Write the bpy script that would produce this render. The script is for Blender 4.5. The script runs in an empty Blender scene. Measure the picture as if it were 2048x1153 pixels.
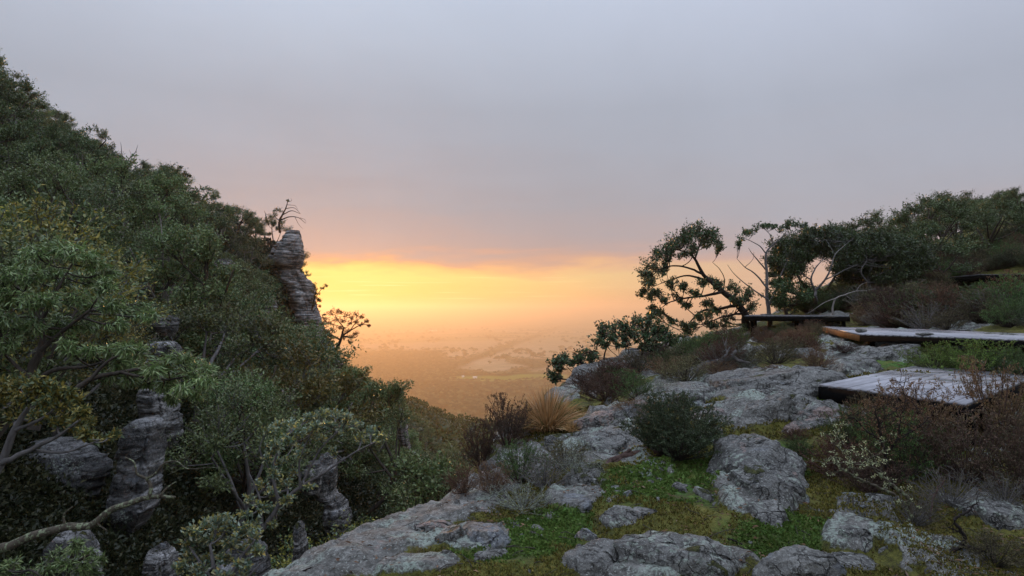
import bpy, math, random
import numpy as np
from mathutils import Vector, Matrix, Euler

SC = bpy.context.scene
COL = SC.collection
R = math.radians

# ------------------------------------------------------------------ camera
F_PX = 1359.0                       # focal length in pixels of the 2048 px wide photograph
PITCH = math.atan(41.5/1359.0)     # the true horizon lies at y = 618 of 1153
cam_d = bpy.data.cameras.new('camera')
cam_d.sensor_width = 36.0
cam_d.lens = 36.0 * F_PX / 2048.0
cam_d.clip_start = 0.05
cam_d.clip_end = 60000.0
cam = bpy.data.objects.new('camera', cam_d)
cam.location = (0, 0, 0)
cam.rotation_euler = (R(90) + PITCH, 0, 0)
COL.objects.link(cam)
SC.camera = cam

SC.view_settings.view_transform = 'Standard'
SC.view_settings.look = 'None'
SC.view_settings.exposure = 0.25
SC.view_settings.gamma = 1.0
SC.view_settings.use_curve_mapping = False
SC.render.engine = 'CYCLES'
SC.cycles.use_denoising = True
try:
    SC.cycles.denoising_prefilter = 'ACCURATE'
except Exception:
    pass
SC.cycles.max_bounces = 6
SC.cycles.diffuse_bounces = 2
SC.cycles.glossy_bounces = 2
SC.cycles.transmission_bounces = 3
SC.cycles.transparent_max_bounces = 4
SC.cycles.volume_bounces = 1
SC.cycles.sample_clamp_indirect = 4.0

HAZE_D, HAZE_G, HAZE_C = 0.00023, 0.68, (0.97,0.81,0.60, 1.0)
SUN_AZ, SUN_EL = R(-17.0), R(3.0)

# ------------------------------------------------------------------ world
def sock(node, name, out=False):
    return (node.outputs if out else node.inputs)[name]

def srgb(r, g, b, a=1.0):
    f = lambda c: (c/255/12.92) if c/255 <= 0.04045 else ((c/255+0.055)/1.055)**2.4
    return (f(r), f(g), f(b), a)

class NT:
    """small helper to write node trees"""
    def __init__(s, tree):
        s.t = tree; s.n = tree.nodes; s.l = tree.links
    def new(s, typ, **kw):
        n = s.n.new(typ)
        for k, v in kw.items():
            setattr(n, k, v)
        return n
    def link(s, a, b):
        s.l.new(a, b)
    def math(s, op, a, b=None, clamp=False, c=None):
        n = s.n.new('ShaderNodeMath'); n.operation = op; n.use_clamp = clamp
        for i, v in enumerate((a, b, c)):
            if v is None: continue
            if isinstance(v, (int, float)): n.inputs[i].default_value = v
            else: s.l.new(v, n.inputs[i])
        return n.outputs[0]
    def mix(s, fac, a, b, blend='MIX'):
        n = s.n.new('ShaderNodeMix'); n.data_type = 'RGBA'; n.blend_type = blend
        n.clamp_factor = True
        for i, v in ((0, fac), (6, a), (7, b)):
            if isinstance(v, (int, float)): n.inputs[i].default_value = v
            elif isinstance(v, tuple): n.inputs[i].default_value = v if len(v) == 4 else (*v, 1)
            else: s.l.new(v, n.inputs[i])
        return n.outputs[2]
    def ramp(s, fac, stops, interp='LINEAR'):
        n = s.n.new('ShaderNodeValToRGB'); cr = n.color_ramp; cr.interpolation = interp
        while len(cr.elements) > len(stops): cr.elements.remove(cr.elements[-1])
        while len(cr.elements) < len(stops): cr.elements.new(0.5)
        for e, (p, c) in zip(cr.elements, stops):
            e.position = p
            e.color = c if len(c) == 4 else (*c, 1)
        s.l.new(fac, n.inputs[0])
        return n.outputs[0]
    def noise(s, vec, scale, detail=4, rough=0.5, dist=0.0, dim='3D', col=False):
        n = s.n.new('ShaderNodeTexNoise'); n.noise_dimensions = dim
        n.inputs['Scale'].default_value = scale; n.inputs['Detail'].default_value = detail
        n.inputs['Roughness'].default_value = rough; n.inputs['Distortion'].default_value = dist
        if vec is not None: s.l.new(vec, n.inputs['Vector'])
        return n.outputs['Color' if col else 'Fac']
    def maprange(s, v, a, b, c=0.0, d=1.0, smooth=False):
        n = s.n.new('ShaderNodeMapRange'); n.clamp = True
        if smooth: n.interpolation_type = 'SMOOTHSTEP'
        s.l.new(v, n.inputs[0])
        for i, x in enumerate((a, b, c, d)): n.inputs[i+1].default_value = x
        return n.outputs[0]

world = bpy.data.worlds.new('World')
SC.world = world
world.use_nodes = True
w = NT(world.node_tree)
w.n.clear()
tc = w.new('ShaderNodeTexCoord')
nrm = w.new('ShaderNodeVectorMath', operation='NORMALIZE')
w.link(tc.outputs['Generated'], nrm.inputs[0])
sep = w.new('ShaderNodeSeparateXYZ'); w.link(nrm.outputs[0], sep.inputs[0])
el = w.math('SUBTRACT', w.math('MULTIPLY', w.math('ARCSINE', sep.outputs[2]), 180/math.pi), -0.5)
az = w.math('MULTIPLY', w.math('ARCTAN2', sep.outputs[0], sep.outputs[1]), 180/math.pi)
daz = w.math('SUBTRACT', az, math.degrees(SUN_AZ))
# cloud base: the elevation is disturbed by noise stretched along the horizon
cmb = w.new('ShaderNodeCombineXYZ')
w.link(w.math('MULTIPLY', az, 0.06), cmb.inputs[0]); w.link(w.math('MULTIPLY', el, 0.42), cmb.inputs[1])
n1 = w.noise(cmb.outputs[0], 1.0, 5, 0.55, 0.3)
wob = w.math('MULTIPLY', w.math('SUBTRACT', n1, 0.5), 6.5)
elw = w.math('ADD', el, w.math('MULTIPLY', wob, w.maprange(el, 0.3, 4.5, 0.0, 1.0)))
t = w.math('DIVIDE', w.math('ADD', elw, 2.0), 62.0, clamp=True)
def st(d): return (d + 2.0) / 62.0
glow = w.ramp(t, [(st(-2), srgb(240,150,96)), (st(0.4), srgb(252,172,92)), (st(1.6), srgb(255,214,108)), (st(3.1), srgb(255,232,132)),
                  (st(3.9), srgb(255,196,120)), (st(4.4), srgb(206,160,138)), (st(5.3), srgb(168,156,162)),
                  (st(9), srgb(154,160,174)), (st(14), srgb(161,171,187)), (st(22), srgb(167,177,193)), (st(32), srgb(168,179,198)), (st(60), srgb(166,174,194))])
grey = w.ramp(t, [(st(-2), srgb(205,160,140)), (st(0.5), srgb(222,172,148)), (st(2.8), srgb(236,184,156)), (st(3.9), srgb(214,176,164)),
                  (st(6), srgb(184,172,176)), (st(9), srgb(174,174,184)), (st(16), srgb(172,179,194)), (st(32), srgb(170,180,200)), (st(60), srgb(166,176,198))])
gfac = w.math('POWER', 2.718, w.math('MULTIPLY', w.math('POWER', w.math('ABSOLUTE', w.math('DIVIDE', w.math('SUBTRACT', daz, 2.0), 25.0)), 2.0), -1.0))
lilac = w.math('POWER', 2.718, w.math('MULTIPLY', w.math('POWER', w.math('ABSOLUTE', w.math('DIVIDE', daz, 62.0)), 2.0), -1.0))
plain_grey = w.ramp(t, [(st(-2), srgb(166,160,170)), (st(3), srgb(168,166,178)), (st(12), srgb(170,176,192)), (st(60), srgb(166,176,198))])
sky_c = w.mix(lilac, plain_grey, grey)
sky_c = w.mix(gfac, sky_c, glow)
# slow mottling of the overcast, times an added brightening overhead to light the land
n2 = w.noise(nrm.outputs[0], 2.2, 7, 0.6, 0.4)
mott_zenith_gain = w.math('MULTIPLY', w.maprange(n2, 0.3, 0.7, 0.94, 1.05), w.maprange(w.math('MAXIMUM', sep.outputs[2], 0.0), 0.28, 1.0, 0.86, 2.4))
n2s = w.new('ShaderNodeVectorMath', operation='SCALE'); w.link(sky_c, n2s.inputs[0]); w.link(mott_zenith_gain, n2s.inputs['Scale'])
# thin bright slits low in the cloud, near the sun
cmb2 = w.new('ShaderNodeCombineXYZ'); w.link(w.math('MULTIPLY', az, 0.12), cmb2.inputs[0]); w.link(w.math('MULTIPLY', el, 5.0), cmb2.inputs[1])
n3 = w.noise(cmb2.outputs[0], 1.0, 3, 0.5)
slit = w.math('MULTIPLY', w.maprange(n3, 0.60, 0.72), gfac)
slit = w.math('MULTIPLY', slit, w.math('MULTIPLY', w.maprange(el, 0.2, 0.8), w.maprange(el, 3.6, 2.2)))
sky_f = w.mix(w.math('MULTIPLY', slit, 0.7), n2s.outputs[0], srgb(255,246,190))
nish = w.new('ShaderNodeTexSky'); nish.sky_type = 'NISHITA'; nish.sun_disc = False
nish.sun_elevation = SUN_EL; nish.sun_rotation = SUN_AZ
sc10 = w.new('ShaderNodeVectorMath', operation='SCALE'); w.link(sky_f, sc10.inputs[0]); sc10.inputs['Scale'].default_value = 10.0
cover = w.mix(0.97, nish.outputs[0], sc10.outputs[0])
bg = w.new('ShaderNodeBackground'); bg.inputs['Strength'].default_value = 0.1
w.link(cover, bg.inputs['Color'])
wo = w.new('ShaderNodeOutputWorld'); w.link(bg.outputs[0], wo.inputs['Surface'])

# ------------------------------------------------------------------ sun behind the low cloud
sun_d = bpy.data.lights.new('sun', 'SUN')
sun_d.energy = 1.85
sun_d.angle = R(8)
sun_d.color = (1.0,0.46,0.13)
sun = bpy.data.objects.new('sun', sun_d)
sdir = Vector((math.sin(SUN_AZ)*math.cos(SUN_EL), math.cos(SUN_AZ)*math.cos(SUN_EL), math.sin(SUN_EL)))
sun.rotation_euler = sdir.to_track_quat('Z', 'Y').to_euler()
COL.objects.link(sun)

# ------------------------------------------------------------------ helpers
CP, SP = math.cos(PITCH), math.sin(PITCH)
def ray(px, py):
    """direction through a pixel of the 2048x1153 photograph, scaled to unit depth"""
    x = (px - 1024.0) / F_PX; z = -(py - 576.5) / F_PX
    Y = CP - z*SP; Z = z*CP + SP
    return np.array([x/Y, 1.0, Z/Y])
def at(px, py, Y):
    return ray(px, py) * Y

def hsh(ix, iy, iz, seed=0):
    h = (ix.astype(np.int64)*374761393 + iy.astype(np.int64)*668265263 + iz.astype(np.int64)*2147483647 + int(seed)*974634777) & 0xFFFFFFFF
    h = ((h ^ (h >> 13)) * 1274126177) & 0xFFFFFFFF
    h = ((h ^ (h >> 16)) * 2246822519) & 0xFFFFFFFF
    return ((h ^ (h >> 15)) & 0xFFFFFF) / float(0xFFFFFF)
def vnoise(x, y, z, seed=0):
    """smooth value noise in -1..1"""
    x, y, z = np.broadcast_arrays(np.asarray(x, float), np.asarray(y, float), np.asarray(z, float))
    ix, iy, iz = np.floor(x), np.floor(y), np.floor(z)
    fx, fy, fz = x-ix, y-iy, z-iz
    s = lambda q: q*q*q*(q*(q*6-15)+10)
    ux, uy, uz = s(fx), s(fy), s(fz)
    r = 0
    for dx in (0, 1):
        for dy in (0, 1):
            for dz in (0, 1):
                r = r + hsh(ix+dx, iy+dy, iz+dz, seed) * (ux if dx else 1-ux) * (uy if dy else 1-uy) * (uz if dz else 1-uz)
    return r*2-1
def fbm(x, y, z=0.0, octv=4, seed=0, gain=0.5):
    a, s, f, tot = 1.0, 0.0, 1.0, 0.0
    for k in range(octv):
        s = s + a*vnoise(np.asarray(x)*f+17.3*k, np.asarray(y)*f-5.1*k, np.asarray(z)*f+3.7*k, seed+k)
        tot += a; a *= gain; f *= 2.03
    return s / tot
def cells(x, y, seed=0):
    """2D cellular noise: distances to the nearest and second nearest point and the id of the nearest"""
    ix, iy = np.floor(x), np.floor(y)
    d1 = np.full(np.shape(x), 9.0); d2 = np.full(np.shape(x), 9.0); idv = np.zeros(np.shape(x))
    for dx in (-1, 0, 1):
        for dy in (-1, 0, 1):
            cx, cy = ix+dx, iy+dy
            qx = cx + hsh(cx, cy, cx*0, seed); qy = cy + hsh(cx, cy, cx*0+1, seed+5)
            d = np.hypot(x-qx, y-qy)
            hid = hsh(cx, cy, cx*0+2, seed+9)
            closer = d < d1
            d2 = np.where(closer, d1, np.minimum(d2, d))
            idv = np.where(closer, hid, idv)
            d1 = np.where(closer, d, d1)
    return d1, d2, idv

class TPS:
    def __init__(s, pts, lam=0.0):
        p = np.array(pts, float); s.p = p[:, :2]; n = len(p)
        s.sc = 10.0
        A = np.zeros((n+3, n+3))
        A[:n, :n] = s.U(np.linalg.norm(s.p[:, None]-s.p[None], axis=2)) + lam*np.eye(n)
        A[:n, n] = 1; A[:n, n+1:] = s.p; A[n, :n] = 1; A[n+1:, :n] = s.p.T
        b = np.zeros(n+3); b[:n] = p[:, 2]
        s.w = np.linalg.solve(A, b)
    def U(s, r):
        # biharmonic at short range, softened so far away points do not swing
        return r
    def __call__(s, x, y):
        x = np.asarray(x, float); y = np.asarray(y, float)
        sh = x.shape; q = np.stack([x.ravel(), y.ravel()], 1); n = len(s.p)
        out = s.w[n] + q @ s.w[n+1:]
        for i in range(n):
            out += s.w[i]*s.U(np.hypot(q[:, 0]-s.p[i, 0], q[:, 1]-s.p[i, 1]))
        return out.reshape(sh)

# ---- meshes from arrays
def mesh_np(name, V, faces_list, mat=None, smooth=False, attrs=None):
    """faces_list: list of (k, array n x k) of vertex indices"""
    V = np.asarray(V, np.float32)
    me = bpy.data.meshes.new(name)
    me.vertices.add(len(V)); me.vertices.foreach_set('co', V.ravel())
    loops, starts, tot = [], [], 0
    for fa in faces_list:
        fa = np.asarray(fa, np.int32)
        if fa.size == 0: continue
        k = fa.shape[1]
        loops.append(fa.ravel()); starts.append(tot + np.arange(len(fa), dtype=np.int32)*k); tot += fa.size
    L = np.concatenate(loops); S = np.concatenate(starts)
    me.loops.add(len(L)); me.loops.foreach_set('vertex_index', L)
    me.polygons.add(len(S)); me.polygons.foreach_set('loop_start', S)
    if smooth:
        me.polygons.foreach_set('use_smooth', np.ones(len(S), bool))
    for k, a in (attrs or {}).items():
        at_ = me.attributes.new(k, 'FLOAT', 'POINT'); at_.data.foreach_set('value', np.asarray(a, np.float32).ravel())
    me.update(calc_edges=True)
    me.validate()
    if mat is not None: me.materials.append(mat)
    return me
def obj(name, me, parent=None, loc=None):
    o = bpy.data.objects.new(name, me)
    COL.objects.link(o)
    if parent is not None: o.parent = parent
    if loc is not None: o.location = loc
    return o
def tag(o, label=None, cat=None, group=None, kind=None):
    if label: o['label'] = label
    if cat: o['category'] = cat
    if group: o['group'] = group
    if kind: o['kind'] = kind
    return o
def thing(name, label, cat, loc=(0, 0, 0), rz=0.0, group=None):
    o = bpy.data.objects.new(name, None); COL.objects.link(o)
    o.location = loc; o.rotation_euler = (0, 0, rz); o.empty_display_size = 0.2
    return tag(o, label, cat, group)
def dup(src, loc, rz=0.0, scale=1.0, label=None, group=None, tilt=(0, 0)):
    r = src.copy(); COL.objects.link(r)
    r.location = loc; r.rotation_euler = (tilt[0], tilt[1], rz)
    r.scale = (scale,)*3 if isinstance(scale, (int, float)) else scale
    if label: r['label'] = label
    if group: r['group'] = group
    for ch in src.children:
        c = ch.copy(); COL.objects.link(c); c.parent = r
        for g in ch.children:
            d = g.copy(); COL.objects.link(d); d.parent = c
    return r

class Acc:
    """collects vertices with triangles and quads"""
    def __init__(s): s.V = []; s.F3 = []; s.F4 = []; s.n = 0; s.A = []
    def add(s, V, F3=None, F4=None, a=None):
        V = np.asarray(V, float)
        if F3 is not None and len(F3): s.F3.append(np.asarray(F3, int)+s.n)
        if F4 is not None and len(F4): s.F4.append(np.asarray(F4, int)+s.n)
        s.V.append(V); s.n += len(V)
        s.A.append(np.zeros(len(V)) if a is None else (np.zeros(len(V))+a))
    def mesh(s, name, mat, smooth=False, attr=None):
        fl = []
        if s.F3: fl.append(np.concatenate(s.F3))
        if s.F4: fl.append(np.concatenate(s.F4))
        return mesh_np(name, np.concatenate(s.V), fl, mat, smooth, {attr: np.concatenate(s.A)} if attr else None)

def tube(acc, P, Rr, sides=5, cap=True):
    P = np.asarray(P, float); Rr = np.asarray(Rr, float); n = len(P)
    T = np.gradient(P, axis=0); T /= np.linalg.norm(T, axis=1)[:, None]+1e-9
    ref = np.array([0.31, 0.17, 0.93]) if abs(T[:, 2]).mean() < 0.8 else np.array([0.95, 0.2, 0.1])
    A = np.cross(T, ref); A /= np.linalg.norm(A, axis=1)[:, None]+1e-9
    B = np.cross(T, A)
    th = np.arange(sides)*2*math.pi/sides
    V = P[:, None] + Rr[:, None, None]*(A[:, None]*np.cos(th)[None, :, None] + B[:, None]*np.sin(th)[None, :, None])
    V = V.reshape(-1, 3)
    i = np.arange(n-1)[:, None]*sides; j = np.arange(sides)[None]
    j2 = (j+1) % sides
    F = np.stack([i+j, i+j2, i+sides+j2, i+sides+j], -1).reshape(-1, 4)
    F3 = None
    if cap:
        V = np.vstack([V, P[-1]+T[-1]*Rr[-1]*0.6]); c = len(V)-1
        e = (n-1)*sides
        F3 = np.array([[e+k, e+(k+1) % sides, c] for k in range(sides)])
    acc.add(V, F3, F)

def leaves(acc, P, D, L, W, rng, fold=0.25):
    """one four-cornered leaf per row of P, pointing along D"""
    n = len(P)
    if n == 0: return
    D = D/(np.linalg.norm(D, axis=1)[:, None]+1e-9)
    N = rng.normal(size=(n, 3)); N[:, 2] += 0.5
    S = np.cross(D, N); S /= np.linalg.norm(S, axis=1)[:, None]+1e-9
    N = np.cross(S, D)
    L = np.broadcast_to(L, (n,))[:, None]; W = np.broadcast_to(W, (n,))[:, None]
    mid = P + D*L*0.42 + N*L*0.08
    V = np.stack([P, mid + S*W*0.5 + N*W*fold, P + D*L, mid - S*W*0.5 + N*W*fold], 1).reshape(-1, 3)
    b = np.arange(n)[:, None]*4
    acc.add(V, None, b + np.array([[0, 1, 2, 3]]))

# ------------------------------------------------------------------ materials
def newmat(name):
    m = bpy.data.materials.new(name); m.use_nodes = True
    t = NT(m.node_tree); t.n.clear()
    out = t.new('ShaderNodeOutputMaterial')
    return m, t, out
def principled(t, out, col=None, rough=0.8, spec=0.3, normal=None):
    p = t.new('ShaderNodeBsdfPrincipled')
    if col is not None:
        if isinstance(col, tuple): p.inputs['Base Color'].default_value = col if len(col) == 4 else (*col, 1)
        else: t.link(col, p.inputs['Base Color'])
    if isinstance(rough, (int, float)): p.inputs['Roughness'].default_value = rough
    else: t.link(rough, p.inputs['Roughness'])
    p.inputs['Specular IOR Level'].default_value = spec
    if normal is not None: t.link(normal, p.inputs['Normal'])
    if out is not None: t.link(p.outputs[0], out.inputs['Surface'])
    return p
def bump(t, h, dist=0.02, strength=0.6):
    b = t.new('ShaderNodeBump'); b.inputs['Distance'].default_value = dist; b.inputs['Strength'].default_value = strength
    t.link(h, b.inputs['Height']); return b.outputs[0]

LEAF_GAIN = 1.65
def leaf_mat(name, cols, rough=0.42, spec=0.4, trans=0.12, hue_obj=0.32, gain=None):
    """cols: list of colours picked leaf by leaf; objects differ a little in tone"""
    m, t, out = newmat(name)
    gain = LEAF_GAIN if gain is None else gain
    cols = [tuple(v*gain for v in c) for c in cols]
    g = t.new('ShaderNodeNewGeometry'); oi = t.new('ShaderNodeObjectInfo')
    n = len(cols)
    c = t.ramp(g.outputs['Random Per Island'], [(i/(n-1) if n > 1 else 0, k) for i, k in enumerate(cols)])
    tc_ = t.new('ShaderNodeTexCoord')
    patch = t.noise(tc_.outputs['Object'], 0.9, 2, 0.5)
    hv = t.new('ShaderNodeHueSaturation')
    t.link(t.maprange(oi.outputs['Random'], 0, 1, 0.5-0.02, 0.5+0.02), hv.inputs['Hue'])
    t.link(t.math('MULTIPLY', t.maprange(oi.outputs['Random'], 0, 1, 1-hue_obj, 1+hue_obj), t.maprange(patch, 0.3, 0.7, 0.75, 1.3)), hv.inputs['Value'])
    t.link(c, hv.inputs['Color'])
    p = principled(t, None, hv.outputs[0], rough, spec)
    tr = t.new('ShaderNodeBsdfTranslucent'); t.link(hv.outputs[0], tr.inputs[0])
    mx = t.new('ShaderNodeMixShader'); mx.inputs[0].default_value = trans
    t.link(p.outputs[0], mx.inputs[1]); t.link(tr.outputs[0], mx.inputs[2]); t.link(mx.outputs[0], out.inputs['Surface'])
    return m
M = {}
M['leaf_gum'] = leaf_mat('leaf_gum', [(.048,.075,.026),(.075,.11,.036),(.105,.145,.05),(.14,.175,.075),(.075,.085,.04)])
M['leaf_long'] = leaf_mat('leaf_long', [(.05,.085,.028),(.08,.125,.038),(.12,.175,.055),(.18,.23,.09),(.085,.085,.045)], rough=0.34, spec=0.55)
M['leaf_dark'] = leaf_mat('leaf_dark', [(.038,.062,.022),(.055,.085,.030),(.08,.12,.045),(.06,.08,.036)])
M['leaf_olive'] = leaf_mat('leaf_olive', [(.062,.08,.03),(.09,.115,.042),(.125,.15,.06),(.07,.09,.045)])
M['scrub_dark'] = leaf_mat('scrub_dark', [(.03,.045,.018),(.045,.065,.025),(.06,.08,.032)], gain=.9)
M['scrub_olive'] = leaf_mat('scrub_olive', [(.05,.055,.022),(.075,.075,.03),(.09,.09,.04)], gain=1.0)
M['leaf_golden'] = leaf_mat('leaf_golden', [(.075,.085,.025),(.12,.12,.03),(.18,.15,.035),(.09,.11,.035)])
M['leaf_yellow'] = leaf_mat('leaf_yellow', [(.07,.11,.05),(.20,.18,.035),(.27,.23,.05),(.12,.16,.07),(.08,.13,.07)])
M['leaf_round'] = leaf_mat('leaf_round', [(.06,.10,.05),(.12,.16,.12),(.24,.20,.05),(.09,.12,.08),(.17,.20,.15),(.30,.20,.05)], rough=0.35, spec=0.5)
M['leaf_red'] = leaf_mat('leaf_red', [(.03,.06,.025),(.045,.085,.03),(.06,.035,.03),(.04,.075,.03),(.05,.06,.03)], spec=0.45)
M['leaf_ember'] = leaf_mat('leaf_ember', [(.08,.055,.02),(.14,.075,.02),(.07,.06,.025),(.18,.09,.03)], trans=0.4)
M['leaf_glossy'] = leaf_mat('leaf_glossy', [(.028,.05,.02),(.045,.075,.028),(.06,.10,.032),(.085,.12,.045)], rough=0.35, spec=0.5, gain=1.3)
M['heath_rust'] = leaf_mat('heath_rust', [(.07,.042,.026),(.12,.068,.042),(.17,.10,.065),(.09,.075,.035)], rough=0.7, spec=0.15, trans=0.1)
M['heath_maroon'] = leaf_mat('heath_maroon', [(.05,.032,.025),(.08,.045,.036),(.07,.052,.034),(.045,.045,.028)], rough=0.7, spec=0.15, trans=0.1)
M['heath_green'] = leaf_mat('heath_green', [(.045,.075,.025),(.065,.11,.035),(.09,.14,.045)], rough=0.6, spec=0.2, trans=0.1)
M['heath_bright'] = leaf_mat('heath_bright', [(.07,.12,.025),(.10,.17,.035),(.14,.21,.05),(.08,.10,.03)], rough=0.6, spec=0.2, trans=0.15)
M['heath_olive'] = leaf_mat('heath_olive', [(.07,.075,.035),(.10,.095,.045),(.12,.11,.06),(.11,.08,.05)], rough=0.65, spec=0.2, trans=0.1)
M['heath_deep'] = leaf_mat('heath_deep', [(.03,.045,.022),(.045,.065,.03),(.065,.085,.042),(.09,.11,.065)], rough=0.5, spec=0.3, trans=0.1, gain=1.3)
M['straw'] = leaf_mat('straw', [(.36,.22,.08),(.48,.31,.12),(.62,.45,.24),(.26,.16,.06),(.10,.13,.04)], rough=0.6, spec=0.2, trans=0.2, hue_obj=0.05, gain=1.25)

def wood_mat(name, c1, c2, lichen=None, scale=9.0):
    m, t, out = newmat(name)
    tc_ = t.new('ShaderNodeTexCoord')
    mp = t.new('ShaderNodeMapping'); mp.inputs['Scale'].default_value = (1, 1, 0.35); t.link(tc_.outputs['Object'], mp.inputs[0])
    n = t.noise(mp.outputs[0], scale, 6, 0.6, 0.6)
    c = t.ramp(n, [(0.3, c1), (0.7, c2)])
    if lichen:
        n2_ = t.noise(tc_.outputs['Object'], scale*0.9, 4, 0.7)
        c = t.mix(t.maprange(n2_, lichen[1], lichen[1]+0.07), c, lichen[0])
    principled(t, out, c, 0.85, 0.2, bump(t, n, 0.02, 0.7))
    return m
M['bark'] = wood_mat('bark', (.035,.028,.022), (.10,.085,.07))
M['bark_black'] = wood_mat('bark_black', (.012,.010,.009), (.045,.036,.032))
M['bark_pale'] = wood_mat('bark_pale', (.16,.14,.12), (.36,.33,.30))
M['bark_grey'] = wood_mat('bark_grey', (.09,.085,.08), (.24,.225,.215))
M['bark_lichen'] = wood_mat('bark_lichen', (.05,.042,.03), (.13,.11,.08), ((.26,.30,.18), 0.52), 22)
M['twig_lichen'] = wood_mat('twig_lichen', (.10,.10,.085), (.26,.27,.24), ((.40,.45,.30), 0.5), 30)
M['bark_red'] = wood_mat('bark_red', (.06,.04,.035), (.17,.11,.09), None, 25)

def rock_mat(name, dark=(.07,.068,.06), light=(.39,.385,.35), mint=0.57, pink=0.64, moss=0.62, strata=0.0, up=True, attr_moss=False, stain=0.4, blue=0.62):
    """sandstone: grey crust, pink fresh patches, mint lichen, dark stains, moss on flat tops"""
    m, t, out = newmat(name)
    g = t.new('ShaderNodeNewGeometry'); P = g.outputs['Position']
    big = t.noise(P, 1.3, 5, 0.6); mid = t.noise(P, 7.0, 7, 0.65); fine = t.noise(P, 45.0, 5, 0.7)
    base = t.ramp(t.math('ADD', t.math('MULTIPLY', mid, 0.6), t.math('MULTIPLY', fine, 0.4)), [(0.33, dark), (0.5, tuple((a*0.5+b*0.5) for a, b in zip(dark, light))), (0.66, light)])
    base = t.mix(t.maprange(big, 0.35, 0.65, 0.0, stain), base, (.05,.05,.05), 'MIX')
    if strata > 0:
        mp = t.new('ShaderNodeMapping'); mp.inputs['Rotation'].default_value = (0.05, 0.5, 0); mp.inputs['Scale'].default_value = (0.35, 0.35, 5.0); t.link(P, mp.inputs[0])
        sn = t.noise(mp.outputs[0], 1.0, 8, 0.7, 0.3)
        base = t.mix(t.maprange(sn, 0.46, 0.54, strata, 0.0), base, (.022,.02,.019))
        base = t.mix(t.maprange(sn, 0.56, 0.68, 0.0, 0.75), base, tuple(min(1, v*1.9) for v in light))
    bl = t.noise(P, 2.6, 5, 0.6, 0.4)
    base = t.mix(t.maprange(bl, blue, blue+0.05, 0, 0.75), base, (.21,.23,.25))
    pk = t.noise(P, 3.1, 6, 0.65, 0.8)
    pks = t.new('ShaderNodeVectorMath', operation='ADD'); t.link(P, pks.inputs[0]); pks.inputs[1].default_value = (31, 7, 3)
    pk = t.noise(pks.outputs[0], 3.1, 6, 0.65, 0.8)
    base = t.mix(t.maprange(pk, pink, pink+0.04, 0, 0.85), base, (.34,.25,.215))
    # lichen: fine broken rosettes inside broad patches
    lv = t.new('ShaderNodeTexVoronoi'); lv.inputs['Scale'].default_value = 16; lv.feature = 'F1'
    dn = t.noise(P, 6, 4, 0.6, col=True); vm = t.new('ShaderNodeVectorMath', operation='MULTIPLY_ADD')
    t.link(dn, vm.inputs[0]); vm.inputs[1].default_value = (.12, .12, .12); t.link(P, vm.inputs[2]); t.link(vm.outputs[0], lv.inputs['Vector'])
    ls = t.new('ShaderNodeVectorMath', operation='ADD'); t.link(P, ls.inputs[0]); ls.inputs[1].default_value = (-11, 5, 8)
    lp = t.noise(ls.outputs[0], 2.0, 6, 0.65, 0.5)
    lm = t.math('MULTIPLY', t.maprange(lp, mint-0.05, mint+0.03), t.maprange(lv.outputs['Distance'], 0.48, 0.30))
    lm = t.math('MULTIPLY', lm, t.maprange(fine, 0.40, 0.52))
    lcol = t.mix(t.noise(P, 3.0, 2), (.36,.44,.36), (.47,.53,.43))
    base = t.mix(t.math('MULTIPLY', lm, 0.9), base, lcol)
    blot = t.maprange(t.noise(P, 17.0, 6, 0.7, 0.6), 0.53, 0.60)
    base = t.mix(t.math('MULTIPLY', blot, 0.62), base, (.045,.043,.036))
    specks = t.maprange(t.noise(P, 52.0, 3, 0.6), 0.59, 0.64)
    base = t.mix(t.math('MULTIPLY', specks, 0.7), base, (.47,.49,.44))
    # moss on upward faces
    sx = t.new('ShaderNodeSeparateXYZ'); t.link(g.outputs['Normal'], sx.inputs[0])
    mo = t.noise(P, 4.2, 6, 0.65)
    mm = t.maprange(t.math('ADD', mo, t.math('MULTIPLY', t.maprange(sx.outputs[2], 0.5, 1.0, -0.06, 0.03), 1.0)), moss, moss+0.03)
    mcol = t.ramp(t.noise(P, 24, 4, 0.6), [(0.3, (.022,.024,.008)), (0.5, (.055,.06,.014)), (0.7, (.12,.115,.025))])
    base = t.mix(mm, base, mcol)
    # dark crevices: thin distorted cell borders at two sizes
    crack = None
    for sc_, wd_ in ((2.3, .020), (7.5, .035)):
        vo = t.new('ShaderNodeTexVoronoi'); vo.feature = 'DISTANCE_TO_EDGE'; vo.inputs['Scale'].default_value = sc_
        dv = t.new('ShaderNodeVectorMath', operation='MULTIPLY_ADD'); t.link(t.noise(P, sc_*1.3, 5, 0.65, col=True), dv.inputs[0]); dv.inputs[1].default_value = (.9/sc_,)*3; t.link(P, dv.inputs[2])
        t.link(dv.outputs[0], vo.inputs['Vector'])
        e_ = t.maprange(vo.outputs['Distance'], 0.0, wd_, 1.0, 0.0)
        e_ = t.math('MULTIPLY', e_, t.maprange(t.noise(P, sc_*0.8, 3, 0.5), 0.42, 0.55))
        crack = e_ if crack is None else t.math('MAXIMUM', crack, t.math('MULTIPLY', e_, 0.7))
    base = t.mix(t.math('MULTIPLY', crack, 0.85), base, (.018,.017,.014))
    hgt = t.math('ADD', t.math('MULTIPLY', mid, 0.9), t.math('MULTIPLY', fine, 0.35))
    hgt = t.math('ADD', hgt, t.math('MULTIPLY', mm, 0.5)); hgt = t.math('SUBTRACT', hgt, t.math('MULTIPLY', crack, 0.8))
    p = principled(t, out, base, t.maprange(bl, 0.4, 0.7, 0.85, 0.5), 0.3, bump(t, hgt, 0.07, 1.0))
    return m
M['rock'] = rock_mat('rock')
M['rock_mint'] = rock_mat('rock_mint', mint=0.47, pink=0.68)
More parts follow.
